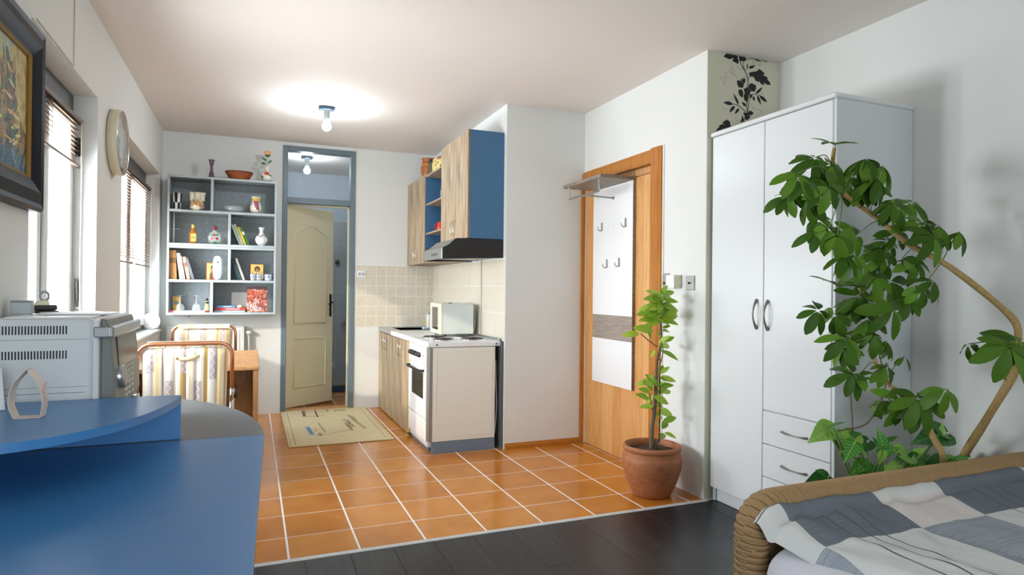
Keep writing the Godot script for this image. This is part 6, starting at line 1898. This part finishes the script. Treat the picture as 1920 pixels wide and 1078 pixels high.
func arrow_vine() -> void:
	var t := thing("arrowhead_plant", "bushy bright green arrow-leaved plant between the wardrobe and the sofa arm", "potted plant", Vector3(2.33, 0, 1.47))
	var at := t.position
	terracotta(t, 0.13, 0.24, 0.2)
	for k in 3:
		var c: Color = [Color("3f8a2c"), Color("8fbf52"), Color("2c6a2a")][k]
		var im := Image.create_empty(64, 96, false, Image.FORMAT_RGB8)
		im.fill(c)
		for s in [-1, 1]:
			for i in 6:
				stroke(im, [Vector2(32, 88 - i * 13), Vector2(32 + s * 24, 70 - i * 13)], 2, c.lerp(Color("b8d88a"), 0.5 if k < 2 else 0.25))
		stroke(im, [Vector2(32, 95), Vector2(32, 2)], 3, c.lerp(Color("c4dc98"), 0.6 if k < 2 else 0.3))
		var m := pic(0.35, im)
		m.cull_mode = BaseMaterial3D.CULL_DISABLED
		m.backlight_enabled = true
		m.backlight = Color("4f8a20")
		M["arrow_leaf_%d" % k] = m
	# arrow shaped blade along +z: two lobes behind the stalk
	var m := MB.new(true)
	var rows := [[-0.28, 0.02, 0.16, 0.02], [-0.14, 0.06, 0.30, 0.0], [0.0, 0.0, 0.34, 0.0], [0.2, 0.0, 0.32, -0.01], [0.45, 0.0, 0.24, -0.04], [0.7, 0.0, 0.13, -0.09], [0.88, 0.0, 0.05, -0.13], [1.0, 0.0, 0.004, -0.17]]
	for s in [-1.0, 1.0]:
		for i in rows.size() - 1:
			var a: Array = rows[i]
			var b: Array = rows[i + 1]
			var p := [Vector3(s * (a[1] if a[1] else 0.0), a[3], a[0]), Vector3(s * a[2], a[3] + a[2] * 0.22, a[0]), Vector3(s * b[2], b[3] + b[2] * 0.22, b[0]), Vector3(s * b[1], b[3], b[0])]
			var uv := []
			for q in p:
				uv.append(Vector2(0.5 + q.x * 1.3, 0.78 - q.z * 0.75))
			if s > 0:
				m.quad(p[0], p[3], p[2], p[1], uv[0], uv[3], uv[2], uv[1])
			else:
				m.quad(p[0], p[1], p[2], p[3], uv[0], uv[1], uv[2], uv[3])
	var blade := m.done()
	var leaves := [[2.152, 0.687, 1.426, 1.972, 0.667, 1.469], [2.083, 0.72, 1.495, 2.096, 0.748, 1.531], [2.114, 0.687, 1.459, 2.158, 0.62, 1.459], [2.228, 0.662, 1.469, 2.099, 0.612, 1.517], [2.221, 0.672, 1.48, 2.247, 0.679, 1.49], [2.13, 0.651, 1.554, 2.034, 0.605, 1.596], [2.259, 0.606, 1.475, 2.365, 0.553, 1.47], [2.322, 0.605, 1.533, 2.31, 0.661, 1.512], 
		[2.408, 0.579, 1.475, 2.472, 0.606, 1.515], [2.308, 0.601, 1.548, 2.31, 0.548, 1.537], [2.364, 0.615, 1.431, 2.257, 0.585, 1.464], [2.483, 0.571, 1.507, 2.657, 0.538, 1.496], [2.54, 0.566, 1.491, 2.488, 0.527, 1.467], [2.731, 0.641, 1.518, 2.512, 0.63, 1.53], [2.73, 0.643, 1.519, 2.847, 0.634, 1.496], [2.743, 0.646, 1.51, 2.751, 0.684, 1.51], 
		[2.04, 0.511, 1.49, 1.931, 0.499, 1.487], [2.027, 0.522, 1.509, 1.971, 0.56, 1.524], [2.03, 0.512, 1.506, 2.102, 0.473, 1.481], [2.099, 0.505, 1.452, 2.159, 0.481, 1.427], [2.294, 0.538, 1.474, 2.194, 0.508, 1.482], [2.359, 0.51, 1.436, 2.379, 0.491, 1.459], [2.342, 0.502, 1.488, 2.2, 0.485, 1.498], [2.388, 0.513, 1.504, 2.427, 0.544, 1.548], 
		[2.456, 0.518, 1.502, 2.386, 0.479, 1.48], [2.665, 0.538, 1.441, 2.7, 0.576, 1.466], [2.648, 0.526, 1.465, 2.535, 0.497, 1.496], [2.682, 0.525, 1.491, 2.773, 0.492, 1.492], [2.706, 0.535, 1.524, 2.639, 0.502, 1.508], [2.84, 0.502, 1.46, 2.926, 0.523, 1.453], [2.868, 0.509, 1.478, 2.794, 0.563, 1.521], [2.819, 0.523, 1.534, 2.836, 0.545, 1.569], 
		[2.923, 0.537, 1.508, 3.114, 0.505, 1.479], [2.584, 0.507, 1.46, 2.659, 0.478, 1.47], [2.314, 0.632, 1.546, 2.292, 0.71, 1.545], [2.422, 0.635, 1.497, 2.417, 0.669, 1.535]]
	for q in leaves:
		var a := Vector3(q[0], q[1], q[2]) - at
		var b := Vector3(q[3], q[4], q[5]) - at
		b.x = minf(b.x, 0.62)
		var root := Vector3(rng.randf_range(-0.06, 0.06), 0.2, rng.randf_range(-0.05, 0.05))
		if absf(a.x) > 0.25:
			root = Vector3(signf(a.x) * 0.07, 0.21, 0.0)
		var mid := root.lerp(a, 0.55) + Vector3(0, 0.05, 0)
		var st := obj("leaf", rod(Array(curve([root, mid, a], 4)), 0.003, 5), M.stalk_green, t)
		var l := a.distance_to(b) * 0.78 + 0.02
		var kind := rng.randi() % 3
		leaf_part("blade", st, a, b - a, Vector3(rng.randf_range(-0.6, 0.1), 0.8, rng.randf_range(0.3, 0.9)), l, 0.4, M["arrow_leaf_%d" % kind], blade)

func bed() -> void:
	# ---- sofa with a corded roll as its arm; the roll bends down to the floor at its front
	var t := thing("sofa", "sofa bed with a brown corded roll as its arm, front right", "sofa", Vector3(2.2, 0, 1.74))
	var path := [Vector3(0.775, 0.535, -0.01)]
	for i in 9:
		path.append(Vector3(0.6 - i * 0.15, 0.535, -0.01))
	path.append_array([Vector3(-0.69, 0.533, -0.01), Vector3(-0.735, 0.518, -0.01), Vector3(-0.765, 0.485, -0.008), Vector3(-0.777, 0.44, -0.004), Vector3(-0.78, 0.36, 0.0), Vector3(-0.782, 0.2, 0.0), Vector3(-0.782, 0.02, 0.0)])
	var way := curve(path, 12)
	var dense := PackedVector3Array()
	var run := PackedFloat32Array()
	var s := 0.0
	var step := 0.0036
	var acc := 0.0
	dense.append(way[0])
	run.append(0.0)
	for i in way.size() - 1:
		var d := way[i].distance_to(way[i + 1])
		while acc + step <= s + d:
			acc += step
			dense.append(way[i].lerp(way[i + 1], (acc - s) / d))
			run.append(acc)
		s += d
	var m := MB.new(true)
	var n := 24
	var rings := []
	for i in dense.size():
		var dir := (dense[mini(i + 1, dense.size() - 1)] - dense[maxi(i - 1, 0)]).normalized()
		var sd := Vector3(0, 0, 1)
		var up := sd.cross(dir).normalized()
		var ring := PackedVector3Array()
		for k in n:
			var a := TAU * k / n
			var ph := fposmod(run[i] / 0.0215 + 0.16 * sin(a) + 0.06 * sin(run[i] * 31.0), 1.0)
			var rr := 0.052 + 0.0105 * pow(sin(PI * ph), 0.5)
			ring.append(dense[i] + (up * cos(a) * 0.92 + sd * sin(a)) * rr)
		rings.append(ring)
	for i in dense.size() - 1:
		for k in n:
			var k2 := (k + 1) % n
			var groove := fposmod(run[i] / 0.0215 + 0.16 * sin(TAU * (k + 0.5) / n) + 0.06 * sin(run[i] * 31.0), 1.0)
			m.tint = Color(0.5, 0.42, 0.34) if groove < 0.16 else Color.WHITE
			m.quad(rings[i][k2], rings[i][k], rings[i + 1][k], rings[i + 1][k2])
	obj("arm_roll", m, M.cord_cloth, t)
	obj("arm_panel", bx(-0.74, 0.775, 0.04, 0.50, -0.05, 0.035, 0.01), M.cord_cloth, t)
	obj("base", bx(-0.72, 0.775, 0.03, 0.20, 0.07, 1.9, 0.01), M.cord_cloth, t)
	obj("backrest", bx(0.60, 0.775, 0.2, 0.46, 0.075, 1.9, 0.02), M.cord_cloth, t)
	for q in [[-0.66, 0.2], [-0.66, 1.8], [0.7, 0.2], [0.7, 1.8]]:
		obj("foot", turned([Vector2(0.02, 0.0005), Vector2(0.025, 0.03), Vector2(0.025, 0.032)], 10), M.black, t, Vector3(q[0], 0, q[1]))
	# ---- mattress in a white sheet
	m = MB.new(true)
	m.grid(40, 24, func(u: float, v: float) -> Vector3:
		# a rounded slab opened out as a sheet: u along z, v round the section
		var a := PI * (v - 0.5)
		var w := signf(sin(a)) * pow(absf(sin(a)), 0.28)
		var h := pow(absf(cos(a)), 0.30)
		var e := 1.0 - 0.12 * pow(1.0 - minf(1.0, minf(u, 1.0 - u) * 1.98 / 0.08), 2.0)
		return Vector3(0.62 * w * e, 0.215 + 0.245 * h * e + 0.002 * sin(u * 40.0 + v * 9.0), 1.0 - (0.99 * (1.0 - 2.0 * u))))
	tag(obj("mattress", m, M.sheet, null, Vector3(1.975, 0.0, 1.80)), "mattress in a smooth white sheet showing below the checked duvet", "mattress")
	duvet()

func duvet() -> void:
	var x0 := 1.28
	var z0 := 1.745
	var W := 1.70
	var D := 1.75
	var im := canvas(1020, 1050, "d7d9d7")
	var ppm := 600.0
	var r := RandomNumberGenerator.new()
	r.seed = 31
	var fill := func(xa: float, xb: float, za: float, zb: float, c: String, lines: String, every: int, along_x: bool) -> void:
		var rc := Rect2i(int((xa - x0) * ppm), int((za - z0) * ppm), int((xb - xa) * ppm), int((zb - za) * ppm))
		im.fill_rect(rc, Color(c))
		if every:
			for k in range(0, rc.size.y if along_x else rc.size.x, every):
				var col := Color(c).lerp(Color(lines), 0.35 + 0.5 * r.randf())
				if along_x:
					var gap := r.randi() % 40
					im.fill_rect(Rect2i(rc.position.x + gap, rc.position.y + k, rc.size.x - gap, 1), col)
				else:
					im.fill_rect(Rect2i(rc.position.x + k, rc.position.y, 1, rc.size.y), col)
	# body: columns by x, rows by z
	var cols := [1.27, 1.488, 1.93, 2.265, 2.80, 3.0]
	for row in 4:
		var za: float = [1.83, 1.985, 2.62, 3.15][row]
		var zb: float = [1.985, 2.62, 3.15, 3.5][row]
		for c in 5:
			var odd := (row + c) % 2 == 1
			if odd and row % 2 == 0:
				fill.call(cols[c], cols[c + 1], za, zb, "737b85", "565d66", 3, true)
			elif odd:
				fill.call(cols[c], cols[c + 1], za, zb, "8d97a2", "dfe3e6", 4, true)
			else:
				fill.call(cols[c], cols[c + 1], za, zb, "dcd7d4" if (row + c) % 4 == 2 and row == 0 else "d7dbd9", "d7dbd9", 0, true)
	# turned-over hem along the arm
	for c in 5:
		if c % 2 == 1:
			fill.call(cols[c], cols[c + 1], z0, 1.83, "6c747e", "868f99", 4, false)
		else:
			fill.call(cols[c], cols[c + 1], z0, 1.83, "d9dbd8", "d9dbd8", 0, true)
			fill.call(cols[c], cols[c + 1], 1.785, 1.793, "5b626b", "5b626b", 0, true)
	# three thin dark lines along each wide column
	for x in [1.625, 1.69, 1.755, 2.42, 2.49, 2.56]:
		im.fill_rect(Rect2i(int((x - x0) * ppm), int((1.84 - z0) * ppm), 4, int((2.62 - 1.84) * ppm)), Color("545b64"))
	var f := FastNoiseLite.new()
	f.seed = 12
	f.frequency = 3.2
	f.fractal_octaves = 3
	var m := MB.new(true)
	m.grid(150, 150, func(u: float, v: float) -> Vector3:
		var z := z0 + (1.0 - v) * D
		var x := x0 + u * W
		# the front edge runs back towards the room's end of the bed
		var edge := 1.392 + 0.28 * clampf(z - 1.83, 0.0, 0.55)
		x = maxf(x, edge + (x - x0) * 0.02)
		var y := 0.488
		y += 0.052 * (1.0 - smoothstep(1.76, 2.02, z))
		y += 0.020 * exp(-pow((z - 1.795) / 0.026, 2.0)) - 0.016 * exp(-pow((z - 1.842) / 0.012, 2.0)) * (0.5 + 0.5 * sin(x * 9.0 + 1.0))
		y += 0.010 * f.get_noise_2d(x * 0.9, z * 0.9) + 0.002 * f.get_noise_2d(x * 4.0 + 40.0, z * 2.0)
		y += 0.010 * exp(-pow((x - 1.52 - (z - 1.85) * 0.5) / 0.035, 2.0)) + 0.008 * exp(-pow((x - 1.98 + (z - 1.85) * 0.7) / 0.04, 2.0))
		y += 0.004 * sin(x * 26.0 + z * 7.0) * exp(-pow((z - 1.87) / 0.06, 2.0))
		y -= 0.05 * pow(1.0 - smoothstep(edge - 0.01, edge + 0.06, x), 1.6)
		y -= 0.05 * pow(1.0 - smoothstep(1.745, 1.775, z), 1.5)
		return Vector3(x, y, z))
	var mesh := obj("duvet", m, bumpy(pic(0.9, im), 0.5, 0.3, 33))
	mesh.material_override.texture_repeat = false
	tag(mesh, "grey and white checked duvet spread over the sofa bed", "duvet")
